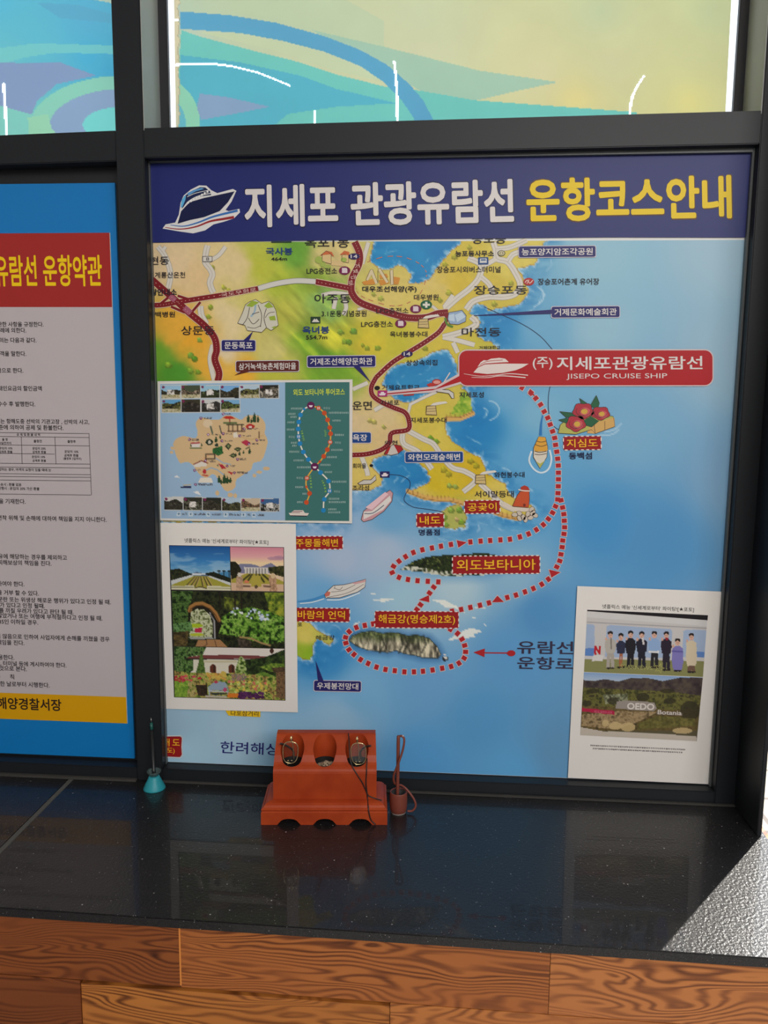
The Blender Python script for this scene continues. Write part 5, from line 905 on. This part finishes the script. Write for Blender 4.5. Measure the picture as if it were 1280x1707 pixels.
p.poly(t8(118, 605, 1145, 625, 1135, 765, 115, 720), (132, 132, 84)); p.poly(t8(118, 585, 300, 590, 300, 612, 118, 606), (196, 194, 196)); p.poly(t8(200, 575, 285, 575, 280, 625, 185, 625), (210, 206, 204))
p.poly(t8(207, 570, 207, 492, 224, 494, 245, 535, 245, 494, 264, 494, 262, 568, 245, 566, 224, 528, 224, 570), (184, 34, 44))
def person(cx_, top, foot, coat, legs, coat_end, hair, w=46, dress=False):
    hd = (cx_, top+32); s = 5.12
    E = lambda x, y, rx, ry, c: p.ell(950+x/s, 980+y/s, rx/s, ry/s, c)
    if not dress: p.poly(t8(cx_-w*.62, coat_end-8, cx_+w*.62, coat_end-8, cx_+w*.75, foot, cx_+w*.12, foot, cx_, coat_end+30, cx_-w*.12, foot, cx_-w*.78, foot), legs)
    else: p.poly(t8(cx_-w*.35, coat_end-8, cx_+w*.35, coat_end-8, cx_+w*.32, foot, cx_+4, foot, cx_, coat_end+20, cx_-4, foot, cx_-w*.4, foot), legs)
    p.poly(t8(cx_-w*.35, top+66, cx_+w*.35, top+66, cx_+w, top+90, cx_+w*1.05, coat_end-60, cx_+w*.85, coat_end, cx_-w*.85, coat_end, cx_-w*1.05, coat_end-60, cx_-w, top+90), coat)
    E(cx_-14, foot+3, 20, 8, (40, 34, 34)); E(cx_+16, foot+3, 20, 8, (40, 34, 34))
    E(cx_, top+36, 21, 30, (206, 164, 144)); E(cx_, top+20, 23, 18, hair); E(cx_, top+42, 17, 20, (210, 168, 148))
    for sx_ in (-6, 7): E(cx_+sx_, top+38, 3, 2.5, (70, 50, 46))
    E(cx_, top+53, 5, 2, (170, 90, 86)); E(cx_-w*.8, top+70, 10, 14, (206, 164, 144))
person(345, 366, 682, (178, 172, 162), (168, 160, 150), 555, (44, 36, 34)); p.line(t8(350, 430, 352, 520), 1.4, (90, 84, 80)); person(435, 384, 675, (46, 50, 72), (160, 98, 66), 560, (36, 28, 28), 38, True); person(517, 362, 675, (36, 34, 40), (34, 32, 38), 560, (30, 26, 28), 42); person(612, 368, 678, (38, 36, 50), (36, 36, 48), 545, (34, 28, 28), 46); p.poly(t8(610, 425, 628, 425, 636, 480, 622, 490), (206, 200, 200))
person(720, 366, 676, (140, 168, 206), (42, 40, 44), 555, (42, 34, 32), 48); p.poly(t8(672, 535, 760, 538, 760, 558, 672, 555), (214, 214, 214)); person(822, 368, 698, (44, 36, 50), (44, 38, 50), 560, (34, 26, 28), 44); p.poly(t8(812, 425, 842, 425, 834, 450, 818, 448), (150, 40, 50)); person(918, 428, 704, (124, 118, 178), (124, 118, 178), 690, (44, 36, 34), 46); p.line(t8(872, 540, 960, 545), 2.4, (90, 84, 150)); person(1036, 382, 715, (206, 192, 164), (110, 84, 70), 665, (44, 34, 32), 44)
p.build('group_picture', YP, 2, rs)
PS.text('watermark_lettering', 'STARNEWS', (1033.5, 1114.2), (1087, 1117.4), 6.6, pm((168, 166, 104)), 3, rs, -.004)
st = [(1099+(8.5 if k % 2 == 0 else 3.6)*math.sin(k*math.pi/5+.3), 1114-(8.5 if k % 2 == 0 else 3.6)*math.cos(k*math.pi/5+.3)) for k in range(11)]
PS.strokes('star_mark', [(st, 1.3)], pm((172, 168, 96)), 3, rs, smooth=False)
z6 = lambda *q: [(740+q[i]/2.415, 920+q[i+1]/2.415) for i in range(0, len(q), 2)]
p = Pic((973.2, 1120.6), (1171.4, 1129.4), (1161.2, 1235.6), (967, 1225.6), 1.1); X, Y = p.X, p.Y
p.grad((0, (130, 160, 200)), (.14, (176, 190, 206)), (.2, (90, 80, 76)), (1, (90, 84, 60)))
p.leaves(z6(556, 515, 600, 520, 650, 512, 700, 522, 750, 508, 820, 508, 880, 520, 950, 506, 1050, 506, 1040, 600, 556, 600), [(52, 44, 46), (72, 62, 60), (88, 78, 66)], 7, 41)
p.leaves(z6(555, 545, 640, 550, 760, 556, 900, 560, 1040, 580, 1030, 660, 555, 640), [(50, 50, 30), (84, 84, 44), (112, 108, 56), (60, 56, 38)], 5, 42); p.leaves(z6(640, 575, 740, 570, 740, 612, 650, 612), [(54, 54, 36), (120, 124, 96), (160, 160, 130)], 3, 43); p.leaves(z6(555, 620, 1030, 640, 1020, 720, 550, 720), [(70, 60, 36), (110, 92, 56), (84, 74, 40)], 5, 44)
for q in ((575, 610, 20, 12), (680, 600, 24, 14), (800, 585, 26, 18), (910, 600, 24, 12), (990, 640, 40, 40), (600, 560, 26, 10), (900, 560, 30, 10)): p.ell(740+q[0]/2.415, 920+q[1]/2.415, q[2]/2.415, q[3]/2.415, (54, 50, 34), .8)
p.leaves(z6(555, 655, 700, 640, 860, 645, 770, 690, 690, 715, 552, 700), [(96, 80, 56), (170, 146, 108), (120, 100, 70)], 5, 45); p.poly(z6(695, 602, 740, 598, 846, 606, 856, 630, 846, 640, 690, 632), (150, 140, 132))
for q in ((650, 690, 14, 14), (690, 700, 26, 16), (740, 705, 30, 18), (960, 720, 40, 12)): p.ell(740+q[0]/2.415, 920+q[1]/2.415, q[2]/2.415, q[3]/2.415, (196, 172, 124), .85)
p.leaves(z6(780, 690, 860, 660, 1010, 670, 1010, 700, 780, 715), [(80, 76, 40), (120, 112, 60)], 4, 46); p.poly(z6(548, 705, 640, 722, 800, 728, 1016, 742, 1016, 770, 546, 745), (190, 180, 166)); p.poly(z6(556, 628, 686, 640, 686, 656, 555, 642), (172, 36, 70)); p.poly(z6(855, 640, 960, 648, 960, 660, 855, 655), (110, 96, 84))
p.build('stone_sign_picture', YP, 2, rs)
PS.text('sign_lettering', 'OEDO', (1045, 1182.4), (1090.4, 1184), 11, pm((214, 206, 198)), 3, rs, .03); PS.text('sign_lettering', 'Botania', (1096, 1190.6), (1136, 1192.4), 7.5, pm((206, 198, 190)), 3, rs, .016); PS.text('sign_lettering', '외도보타니아', (990, 1188.4), (1020, 1190.4), 4.6, pm((206, 120, 140)), 3, rs)
q = []
for k in range(52):
    x = 984+k*3.06; y = 1241.4+(x-984)*.045; w = rng.uniform(1.6, 2.5); q.append(F(x, y, x+w, y+.1, x+w, y+rng.uniform(1.6, 2.6), x, y+2.4))
for k in range(49):
    x = 988+k*3.06; y = 1246.6+(x-988)*.045; w = rng.uniform(1.6, 2.5); q.append(F(x, y, x+w, y+.1, x+w, y+rng.uniform(1.6, 2.6), x, y+2.4))
PS.polys('fine_print', q, pm((120, 112, 112)), 1, rs)['kind'] = 'stuff'

# ================================================================== the terms notice in the left bay
YN = .030
notice = empty('notice_poster', (-.95, YN, SILL+.031)); tag(notice, 'blue bordered terms notice with red title band, left of the black mullion', 'poster')
xr0 = -.6090; xl0 = -1.31
KN = 1.38
bm = bmesh.new(); add_box(bm, xl0, xr0, YN, YN+.0055, SILL+.0315, SILL+1.1645); bm_obj('blue_board', bm, mat('ink_blue_board', ink((10, 104, 166), KN), .4, .35), notice)
NP = Print(YN, notice)
def zz(px, py): return float(on_y(px, py, YN)[2])
def band(name, x0, x1, z0, z1, c, layer, parent=None):
    y = YN-layer*STEP; return link(name, me_from(name, [(x0, y, z0), (x1, y, z0), (x1, y, z1), (x0, y, z1)], [(0, 1, 2, 3)]), parent or notice, pm(c, KN))
xw = -.6225; xw0 = -1.2965
zt_, zr_, zw_, zy_ = zz(182, 388), zz(187, 512), zz(211, 1162), zz(213, 1206)
b_red = band('red_title_band', xw0, xw, zr_, zt_, (142, 38, 36), 1); b_white = band('white_panel', xw0, xw, zw_, zr_, (166, 158, 160), 1); b_yel = band('yellow_band', xw0, xw, zy_, zw_, (188, 138, 8), 1)
link('panel_edge', me_from('panel_edge', [(xw, YN-STEP, zy_), (xw+.0016, YN-STEP, zy_), (xw+.0016, YN-STEP, zt_), (xw, YN-STEP, zt_)], [(0, 1, 2, 3)]), notice, pm((150, 150, 150), KN))
def ntext(s, xr, yb, h, m, name='notice_line', wide=None, bold=.019, parent=None, layer=2.2):
    """right end at pixel xr, bottom at pixel yb, on the notice's own horizontals"""
    me = text_mesh(s, bold); n = len(me.vertices); co = np.empty(n*3); me.vertices.foreach_get('co', co); co = co.reshape(-1, 3)
    lo, hi = co.min(0), co.max(0); a = on_y(xr, yb, YN); b = on_y(xr, yb-h, YN); k = (b[2]-a[2])/(hi[1]-lo[1]); kx = k
    if wide is not None: w0 = on_y(wide, yb, YN); kx = (a[0]-w0[0])/(hi[0]-lo[0])
    P = np.stack([a[0]-(hi[0]-co[:, 0])*kx, YN-layer*STEP-co[:, 2]*.05*STEP, a[2]+(co[:, 1]-lo[1])*k], 1)
    me.vertices.foreach_set('co', P.ravel()); me.update(); me.name = name; return link(name, me, parent or b_white, m)
BKN = pm((26, 20, 26), KN)
ntext('유람선 운항약관', 171, 477.5, 53, pm((224, 176, 18), KN), 'title_lettering', -8, .02, b_red)
ntext('지세포관광', -20, 478.5, 53, pm((224, 176, 18), KN), 'title_lettering', -143, .02, b_red)
for s, x, y in (('이 약관은 유람선 운항에 관한 사항을 규정한다.', 73, 545), ('관계법령 및 일반 관례에 의한다.', 44, 555), ('이 약관에서 사용하는 용어의 정의는 다음과 같다.', 61, 571.5), ('승선권을 소지한 승객을 말한다.', 44, 594), ('신고한 요금으로 한다.', 39, 622), ('단체요금 - 대인요금의 할인금액', 70, 652), ('승선권은 요금 수수 후 발행한다.', 59, 678),
                ('출항 전 또는 항해도중 선박의 기관고장 , 선박의 사고,', 149, 708), ('다음의 기준에 의하여 공제 및 환불한다.', 106, 717.6), ('승선신고서에 사항을 기재한다.', 43, 840.4), ('에 의하여 발생한 연착 위해 및 손해에 대하여 책임을 지지 아니한다.', 178, 870.6), ('다음과 같은 면책 사유에 해당하는 경우를 제외하고', 112, 934), ('관계법에 의하여 피해보상의 책임을 진다.', 86, 943.6),
                ('승선권을 제시 하여야 한다.', 41, 978), ('다음의 경우에는 승선을 거부 할 수 있다.', 65, 993.4), ('공질서와 풍기문란 또는 위생상 해로운 행위가 있다고 인정 될 때.', 185, 1008), ('저해할 우려가 있다고 인정 될때.', 75, 1014.4), ('불편 또는 피해를 끼칠 우려가 있다고 판단 될 때.', 123, 1025), ('인을 동반하지 않았거나 또는 여행에 부적절하다고 인정 될 때.', 171, 1035), ('승객 35인 이하일 경우.', 64, 1042),
                ('약관을 준수하지 않음으로 인하여 사업자에게 손해를 끼쳤을 경우', 183, 1070), ('손해배상책임을 진다.', 41, 1076), ('법령을 적용한다.', 24, 1100.4), ('유선 선내, 터미널 등에 게시하여야 한다.', 111, 1113.4), ('동의 한 것으로 본다.', 45, 1119.4), ('부      칙', 24, 1132.6), ('신고 수리한 날로부터 시행한다.', 83, 1146.6)):
    ntext(s, x, y, 8.6, BKN)
ntext('통영해양경찰서장', 103, 1185.5, 20, pm((40, 26, 20), KN), 'issuer_lettering', -40, .02, b_yel)
# refund table
ln = pm((60, 52, 56), KN); q = []
def seg(x0, y0, x1, y1, w=.9): q.extend(NP.quads_of_stroke([(x0, y0), (x1, y1)], w, 1, False))
ZR = [722, 728.5, 742.5, 757, 773, 779.5, 790.5, 795, 801, 824.5]
for k, y in enumerate(ZR):
    if k in (3,): seg(-150, y-3.5, 91, y); continue
    seg(-150, y-2.5, 148.5+.03*(y-722), y+.8)
seg(148.2, 722, 152.4, 825.4); seg(91.5, 728, 93.3, 774); seg(35.5, 727.5, 37, 773.5)
NP.polys('refund_table', q, ln, 2, b_white)
for s, x, y, h in (('공 제 및 환 불 내 역', 67, 727.2, 4.8), ('출 항', 13.5, 735, 4.6), ('3일전까지', 19, 741, 4.6), ('출항전', 70, 738, 5), ('출항후', 126.5, 738.6, 5), ('운임의 10%', 21, 749.6, 4.6), ('공제후 환불', 21, 755.6, 4.6), ('운임의 20%', 76.5, 750, 4.6), ('공제후 환불', 77, 756, 4.6), ('운임의 10%', 131, 755.4, 4.8), ('공제후 환불', 131, 761.8, 4.8), ('(출항후 2일까지)', 136, 767.6, 5), ('운임의 10%', 75.5, 764, 4.6), ('공제후 환불', 77, 770.4, 4.6),
                   ('안에 포함하는 경우, 여객의 요청이 있을 때에 는', 85.6, 786.4, 5.4), ('운송시 : 환불 없음', 36, 810.6, 5.2), ('전에 위행시 : 운임의 20% 가산 환불', 66, 817.6, 5.4)): ntext(s, x, y, h, BKN, 'table_entry')

# ================================================================== things standing on the granite
# ---- red reading glasses holder
HA = math.radians(4.9); HP0 = on_z(540, 1375.6, SILL); HP0 = np.array([-.1910, CAM[1]+1.301, SILL])
HN = np.array([-math.sin(HA), math.cos(HA), 0]); HU = np.array([math.cos(HA), math.sin(HA), 0])
def hl(px, py, v):
    """picture pixel on the holder's own plane v metres behind its front: local u, v, z"""
    d = ray(px, py); P = HP0+HN*v; t = (P-CAM).dot(HN)/d.dot(HN); q = CAM+d*t-HP0; return np.array([q.dot(HU), v, q[2]])
holder = empty('glasses_holder', tuple(HP0), HA); tag(holder, 'orange-red three-niche reading glasses holder on the granite ledge', 'glasses holder')
def linkl(name, me, parent, m):
    """mesh given in the parent's own coordinates"""
    o = bpy.data.objects.new(name, me); COL.objects.link(o)
    if m is not None and not me.materials: me.materials.append(m)
    o.parent = parent; return o
def bml(name, bm, m, parent, smooth=False):
    me = bpy.data.meshes.new(name); bmesh.ops.recalc_face_normals(bm, faces=bm.faces); bm.to_mesh(me); bm.free()
    if smooth: me.polygons.foreach_set('use_smooth', [True]*len(me.polygons))
    return linkl(name, me, parent, m)
def bool_mesh(bm, cutters):
    me = bpy.data.meshes.new('solid'); bmesh.ops.recalc_face_normals(bm, faces=bm.faces); bm.to_mesh(me); bm.free()
    o = bpy.data.objects.new('solid', me); COL.objects.link(o); tmp = []
    for c in cutters:
        cm = bpy.data.meshes.new('cut'); bmesh.ops.recalc_face_normals(c, faces=c.faces); c.to_mesh(cm); c.free(); co = bpy.data.objects.new('cut', cm); COL.objects.link(co); tmp.append(co)
        md = o.modifiers.new('b', 'BOOLEAN'); md.operation = 'DIFFERENCE'; md.object = co; md.solver = 'EXACT'
    dg = bpy.context.evaluated_depsgraph_get(); dg.update(); res = bpy.data.meshes.new_from_object(o.evaluated_get(dg))
    for t in tmp+[o]: bpy.data.objects.remove(t)
    return res
def holder_material():
    m = mat('orange_red_lacquer', (.45, .06, .014), .42, .25); n, l, b = nodes_of(m)
    tc = n.new('ShaderNodeTexCoord'); ns = n.new('ShaderNodeTexNoise'); ns.inputs['Scale'].default_value = 22; ns.inputs['Detail'].default_value = 3; l.new(tc.outputs['Object'], ns.inputs['Vector'])
    rp = n.new('ShaderNodeValToRGB'); rp.color_ramp.elements[0].position = .3; rp.color_ramp.elements[1].position = .7; rp.color_ramp.elements[0].color = (.32, .036, .008, 1); rp.color_ramp.elements[1].color = (.42, .060, .014, 1)
    l.new(ns.outputs['Fac'], rp.inputs['Fac']); l.new(rp.outputs['Color'], b.inputs['Base Color']); return m
M_RED = holder_material(); M_DARK = mat('black_plastic', (.012, .011, .011), .4, .5); M_HOLE = mat('matt_black', (.008, .007, .007), .7, .3)
HWB, HWT = .1145, .0945
def loft(bm, rings):
    R_ = [[bm.verts.new(p) for p in r] for r in rings]
    for a, b in zip(R_[:-1], R_[1:]):
        for k in range(len(a)): bm.faces.new((a[k], a[(k+1) % len(a)], b[(k+1) % len(b)], b[k]))
    bm.faces.new(R_[0][::-1]); bm.faces.new(R_[-1])
bm = bmesh.new(); rings = []
for ins, z in ((0, 0), (0, .0235), (.0016, .0250), (.0014, .0262), (.0004, .0275), (.0004, .0290), (.0020, .0302), (.0035, .0312), (.0060, .0345), (.0100, .0372), (.0160, .0388), (.0205, .0392)):
    rings.append([(-HWB+ins, ins, z), (HWB-ins, ins, z), (HWB-ins, .094-ins*.3, z), (-HWB+ins, .094-ins*.3, z)])
loft(bm, rings)
cuts = []
for u in (-.064, .001, .066):
    c = bmesh.new(); prof = [(-.0215, -.01), (-.0215, .0), (-.0185, .0032), (-.0145, .0078), (-.0095, .0105), (-.003, .0116), (.003, .0116), (.0095, .0105), (.0145, .0078), (.0185, .0032), (.0215, .0), (.0215, -.01)]
    a = [c.verts.new((u+x, -.02, z)) for x, z in prof]; b = [c.verts.new((u+x, .12, z)) for x, z in prof]
    for k in range(len(prof)): c.faces.new((a[k], a[(k+1) % len(prof)], b[(k+1) % len(prof)], b[k]))
    c.faces.new(a[::-1]); c.faces.new(b); cuts.append(c)
base = linkl('base', bool_mesh(bm, cuts), holder, M_RED)
prof = [(.0205, .0390), (.0203, .0880), (.0212, .0920), (.0235, .0955), (.0270, .0985), (.0310, .1010), (.0340, .1040), (.0360, .1085), (.0395, .1150), (.0640, .1405), (.0670, .1432), (.0710, .1446), (.0850, .1446), (.0850, .0390)]
bm = bmesh.new(); A = []
for u0 in (-HWT, HWT): A.append([bm.verts.new((u0*(1 if z < .10 else 1-.02*(z-.10)/.045), v, z)) for v, z in prof])
for k in range(len(prof)): bm.faces.new((A[0][k], A[0][(k+1) % len(prof)], A[1][(k+1) % len(prof)], A[1][k]))
bm.faces.new(A[0][::-1]); bm.faces.new(A[1])
NU = [hl(x, 1250, .048)[0] for x in (487.6, 541.6, 595.0)]; NV, NR = .0482, .0216
cuts = []
for u in NU:
    c = bmesh.new(); add_lathe(c, [(NR, .0395), (NR, .20)], (u, NV, 0), 40); cuts.append(c)
body = linkl('body', bool_mesh(bm, cuts), holder, M_RED)
for u in NU:
    bm = bmesh.new(); add_lathe(bm, [(NR-.0002, .0394), (NR-.0002, .0990), (NR-.0010, .0990), (NR-.0010, .0402)], (u, NV, 0), 40, False)
    # black tube set into the lower part of each niche
    o = bml('niche_black', bm, M_HOLE, holder, True)
# ---- beads in the middle niche
bm = bmesh.new(); um = NU[1]
bmesh.ops.create_cone(bm, cap_ends=True, segments=24, radius1=NR-.002, radius2=NR-.003, depth=.048, matrix=Matrix.Translation((um, NV, .0405+.024)))
g2 = random.Random(5)
for k in range(330):
    a = g2.uniform(0, 2*math.pi); r = (NR-.0030)*math.sqrt(g2.random()); x, y = r*math.cos(a), r*math.sin(a)
    h = .0885+.0125*math.exp(-((x-.002)/.0085)**2-((y+.004)/.013)**2)+.0045*math.exp(-((x-.014)/.005)**2)
    bmesh.ops.create_icosphere(bm, subdivisions=1, radius=g2.uniform(.0010, .0014), matrix=Matrix.Translation((um+x, NV+y, h+g2.uniform(-.0012, .0006))))
M_BEAD = mat('beige_beads', (.40, .30, .20), .5); o = bml('bead_heap', bm, M_BEAD, None, True); o.matrix_world = holder.matrix_world.copy()
tag(o, 'heap of tiny beige beads in the middle niche of the red holder', 'beads', kind='stuff')

# ---- folded reading glasses standing in the outer niches
M_GOLD = mat('gold_wire', (.72, .56, .30), .25, .5, 1.0); M_TIP = mat('dark_brown_tip', (.03, .016, .012), .35)
M_LENS = glass_material()
def eyeglasses(cpx, hinge, tip, lean, label):
    root = empty('eyeglasses', tuple(HP0), HA)
    c = hl(cpx[0], cpx[1], .036); W2, H2 = .0139, .0208
    tag(root, label, 'eyeglasses', 'reading glasses in the red holder')
    def rimpts(cu, cz, v):
        out = []
        for k in range(40):
            a = 2*math.pi*k/40; n = 2.7; x = W2*math.copysign(abs(math.cos(a))**(2/n), math.cos(a)); z = H2*math.copysign(abs(math.sin(a))**(2/n), math.sin(a))
            x *= 1+.06*(z/H2); out.append((cu+x*math.cos(lean)+z*math.sin(lean), v, cz-x*math.sin(lean)+z*math.cos(lean)))
        return out
    for cz, v in ((c[2], .036), (c[2]-.0585, .0375)):
        P = rimpts(c[0]-(c[2]-cz)*math.sin(lean)*.6, cz, v)
        bm = bmesh.new(); add_tube(bm, P, .00095, 8, True); r = bml('rim', bm, M_GOLD, root, True)
        bm = bmesh.new(); f = [bm.verts.new((p[0], p[1]-.0004, p[2])) for p in P]; bq_ = [bm.verts.new((p[0], p[1]+.0006, p[2])) for p in P]
        bm.faces.new(f); bm.faces.new(bq_[::-1]); [bm.faces.new((f[k], f[(k+1) % 40], bq_[(k+1) % 40], bq_[k])) for k in range(40)]
        bml('lens', bm, M_LENS, root)
    zb = c[2]-H2*.98; bm = bmesh.new(); add_tube(bm, catmull([(c[0]-.004, .036, zb), (c[0]-.006, .0345, zb-.008), (c[0]-.004, .0365, zb-.017)], 6), .0008, 8); bml('bridge', bm, M_GOLD, root, True)
    for s in (-1, 1):
        bm = bmesh.new(); bmesh.ops.create_uvsphere(bm, u_segments=10, v_segments=6, radius=.0021, matrix=Matrix.Translation((c[0]-.0015+s*.0032, .0385, zb+.0035)) @ Matrix.Diagonal((1, .5, .7, 1))); bml('nose_pad', bm, M_GOLD, root, True)
    h = hl(hinge[0], hinge[1], .036); bm = bmesh.new(); add_tube(bm, [(h[0], .036, c[2]+H2*.98), (h[0], .0358, h[2]-.001), (h[0]-.0004, .037, h[2]+.0025)], [.0011, .0016, .0013], 8); add_box(bm, h[0]-.0019, h[0]+.0019, .0345, .0385, h[2]-.0012, h[2]+.0012, .0003); bml('hinge', bm, M_GOLD, root)
    bm = bmesh.new(); add_tube(bm, catmull([(h[0], .037, h[2]+.002), (h[0]+.001, .0415, h[2]-.001), (h[0]+.003, .0440, c[2]), (h[0]+.004, .0455, c[2]-.035), (h[0]+.004, .0455, .052)], 6), .0010, 8); bml('temple', bm, M_GOLD, root, True)
    t = hl(tip[0], tip[1], .040); bm = bmesh.new()
    add_tube(bm, catmull([(c[0]+.004, .0500, .050), (c[0]+.004, .0500, c[2]-.018), (c[0]+.0035, .0485, c[2]-.002), (c[0]*.5+t[0]*.5, .0450, (c[2]+t[2])*.5+.0022), tuple(t)], 7), [.0014]*8+[.0019]*21, 8); bml('temple', bm, M_TIP, root, True)
    return root, c
eyeglasses((484.0, 1254.5), (485.3, 1230.5), (467, 1239.5), .05, 'gold rimmed reading glasses without a cord, in the left niche of the red holder')
gr, gc = eyeglasses((597.6, 1256.6), (595.2, 1231.5), (618, 1243.2), -.06, 'gold rimmed glasses with black neck cord, in the right niche of the red holder')
cordA = [(580.6, 1222.5, .060), (581.6, 1232, .0500), (582.2, 1246, .0400), (583.2, 1262, .0315), (585.5, 1272, .0275), (589, 1281, .0222), (596.5, 1293.6, .0190), (604, 1305, .0188), (609.5, 1317, .0188), (614, 1326, .0186), (626, 1331.3, .0180), (636, 1334, .0140)]
cordB = [(611.7, 1264, .0340), (611.5, 1273, .0262), (611, 1285, .0200), (610, 1305, .0190), (611.6, 1320, .0188), (612.6, 1331, .0188), (613.0, 1337, .0125), (613.4, 1342, .0060), (613.9, 1347, .0012), (614.6, 1353, -.0014), (616.3, 1361, -.0016), (619, 1368, -.0016), (626, 1374.4, -.003)]
bm = bmesh.new()
for cc in (cordA, cordB): add_tube(bm, catmull([hl(*q) for q in cc], 6), .00105, 8)
bml('neck_cord', bm, M_DARK, gr, True)

# ---- small red-brown cup with a corded pen
M_CUP = mat('red_brown_plastic', (.20, .050, .032), .45, .4); M_CUPIN = mat('dark_grey_inside', (.03, .03, .03), .6)
cb = on_z(663.8, 1353.5, SILL)
cup = empty('pen_cup', tuple(cb)); tag(cup, 'small red-brown pen cup on the ledge, right of the red glasses holder', 'pen cup')
bm = bmesh.new(); add_lathe(bm, [(.0135, .0012), (.0150, .0040), (.0164, .0120), (.0168, .0220), (.0164, .0340), (.0160, .0400), (.0156, .0412), (.0142, .0412), (.0136, .0400), (.0136, .0080)], (0, 0, 0), 36); bml('cup_body', bm, M_CUP, cup, True)
bm = bmesh.new(); add_lathe(bm, [(.0120, 0), (.0142, 0), (.0142, .0030), (.0120, .0030)], (0, 0, 0), 36, True); bml('foot_ring', bm, mat('grey_foot', (.25, .22, .2), .5), cup, True)
bm = bmesh.new(); add_lathe(bm, [(.0132, .0082), (.0132, .0396), (.0135, .0396), (.0135, .0082)], (0, 0, 0), 36, True); bml('inner_sleeve', bm, M_CUPIN, cup, True)
yc = cb[1]
def cp(px, py, dy): return on_y(px, py, yc+dy)
pen = empty('corded_pen', tuple(cp(662.6, 1330, 0))); tag(pen, 'red-brown pen standing in the small cup, its cord looped around', 'pen')
bm = bmesh.new(); top = cp(664.0, 1226.2, .004); bot = cp(662.4, 1334, 0.002)
v = top-bot; add_tube(bm, [bot-v*.10, bot, bot+v*.30, bot+v*.9, bot+v*.985, top], [.0018, .0030, .0032, .0034, .0032, .0022], 12); bm_obj('barrel', bm, M_CUP, pen, True)
bm = bmesh.new()
add_tube(bm, catmull([cp(665.5, 1227.5, .004), cp(669.5, 1227.0, .003), cp(673.4, 1231, .001), cp(673.2, 1241, -.001), cp(670.0, 1255, -.003), cp(665.5, 1268, -.0055), cp(660.5, 1281, -.0045), cp(656.2, 1293, -.001), cp(657.0, 1304, .004), cp(662.5, 1308.5, .008), cp(668.5, 1309, .008), cp(676, 1314, .004), cp(684.5, 1324, .0), cp(691.6, 1336, -.002), cp(692.4, 1345, -.003), cp(687, 1351.5, -.004), cp(679.0, 1352.0, -.004)], 8), .0021, 10); bm_obj('cord', bm, M_CUP, pen, True)
bm = bmesh.new(); cc = cp(671.5, 1227.2, .0025); bmesh.ops.create_uvsphere(bm, u_segments=12, v_segments=8, radius=.0021, matrix=Matrix.Translation(cc)); bm_obj('cord_clip', bm, mat('pale_clip', (.5, .42, .4), .4), pen, True)

# ---- teal suction-cone pen stand by the mullion
tb = on_z(257.5, 1314.0, SILL); ts = empty('suction_pen_stand', tuple(tb)); tag(ts, 'teal suction cone pen stand with dark pen, in front of the black mullion', 'pen stand')
M_TEAL = mat('teal_rubber', (.022, .30, .36), .45, .4); M_CLEAR = mat('smoky_clear_plastic', (.10, .15, .15), .25, .5); M_CLEAR.node_tree.nodes['Principled BSDF'].inputs['Alpha'].default_value = .55
bm = bmesh.new(); add_lathe(bm, [(.0200, 0), (.0214, .0004), (.0210, .0026), (.0170, .0110), (.0125, .0200), (.0105, .0248), (.0095, .0262), (.0040, .0262)], (0, 0, 0), 40); bml('suction_cone', bm, M_TEAL, ts, True)
bm = bmesh.new(); add_lathe(bm, [(.0045, .0262), (.0080, .0270), (.0128, .0330), (.0140, .0365), (.0134, .0372), (.0116, .0340), (.0070, .0290), (.0045, .0285)], (0, 0, 0), 32, True); bml('clear_collar', bm, M_CLEAR, ts, True)
ptop = on_y(251.8, 1197, tb[1]+.030)-tb; pbot = np.array([0, 0, .0262]); v = ptop-pbot
bm = bmesh.new(); add_tube(bm, [pbot, pbot+v*.10, pbot+v*.12, pbot+v*.80], [.0036, .0036, .0028, .0026], 12); pb = bml('pen', bm, mat('dark_pen', (.015, .016, .017), .35), ts, True)
bm = bmesh.new(); add_tube(bm, [pbot+v*.80, pbot+v*.92], [.0033, .0031], 12); bml('green_cap', bm, mat('dark_green_cap', (.012, .10, .085), .4), pb, True)
bm = bmesh.new(); add_tube(bm, [pbot+v*.92, pbot+v*1.02], [.0012, .0008], 8); bml('pen_tip', bm, mat('steel', (.4, .4, .4), .3, .5, 1.0), pb, True)
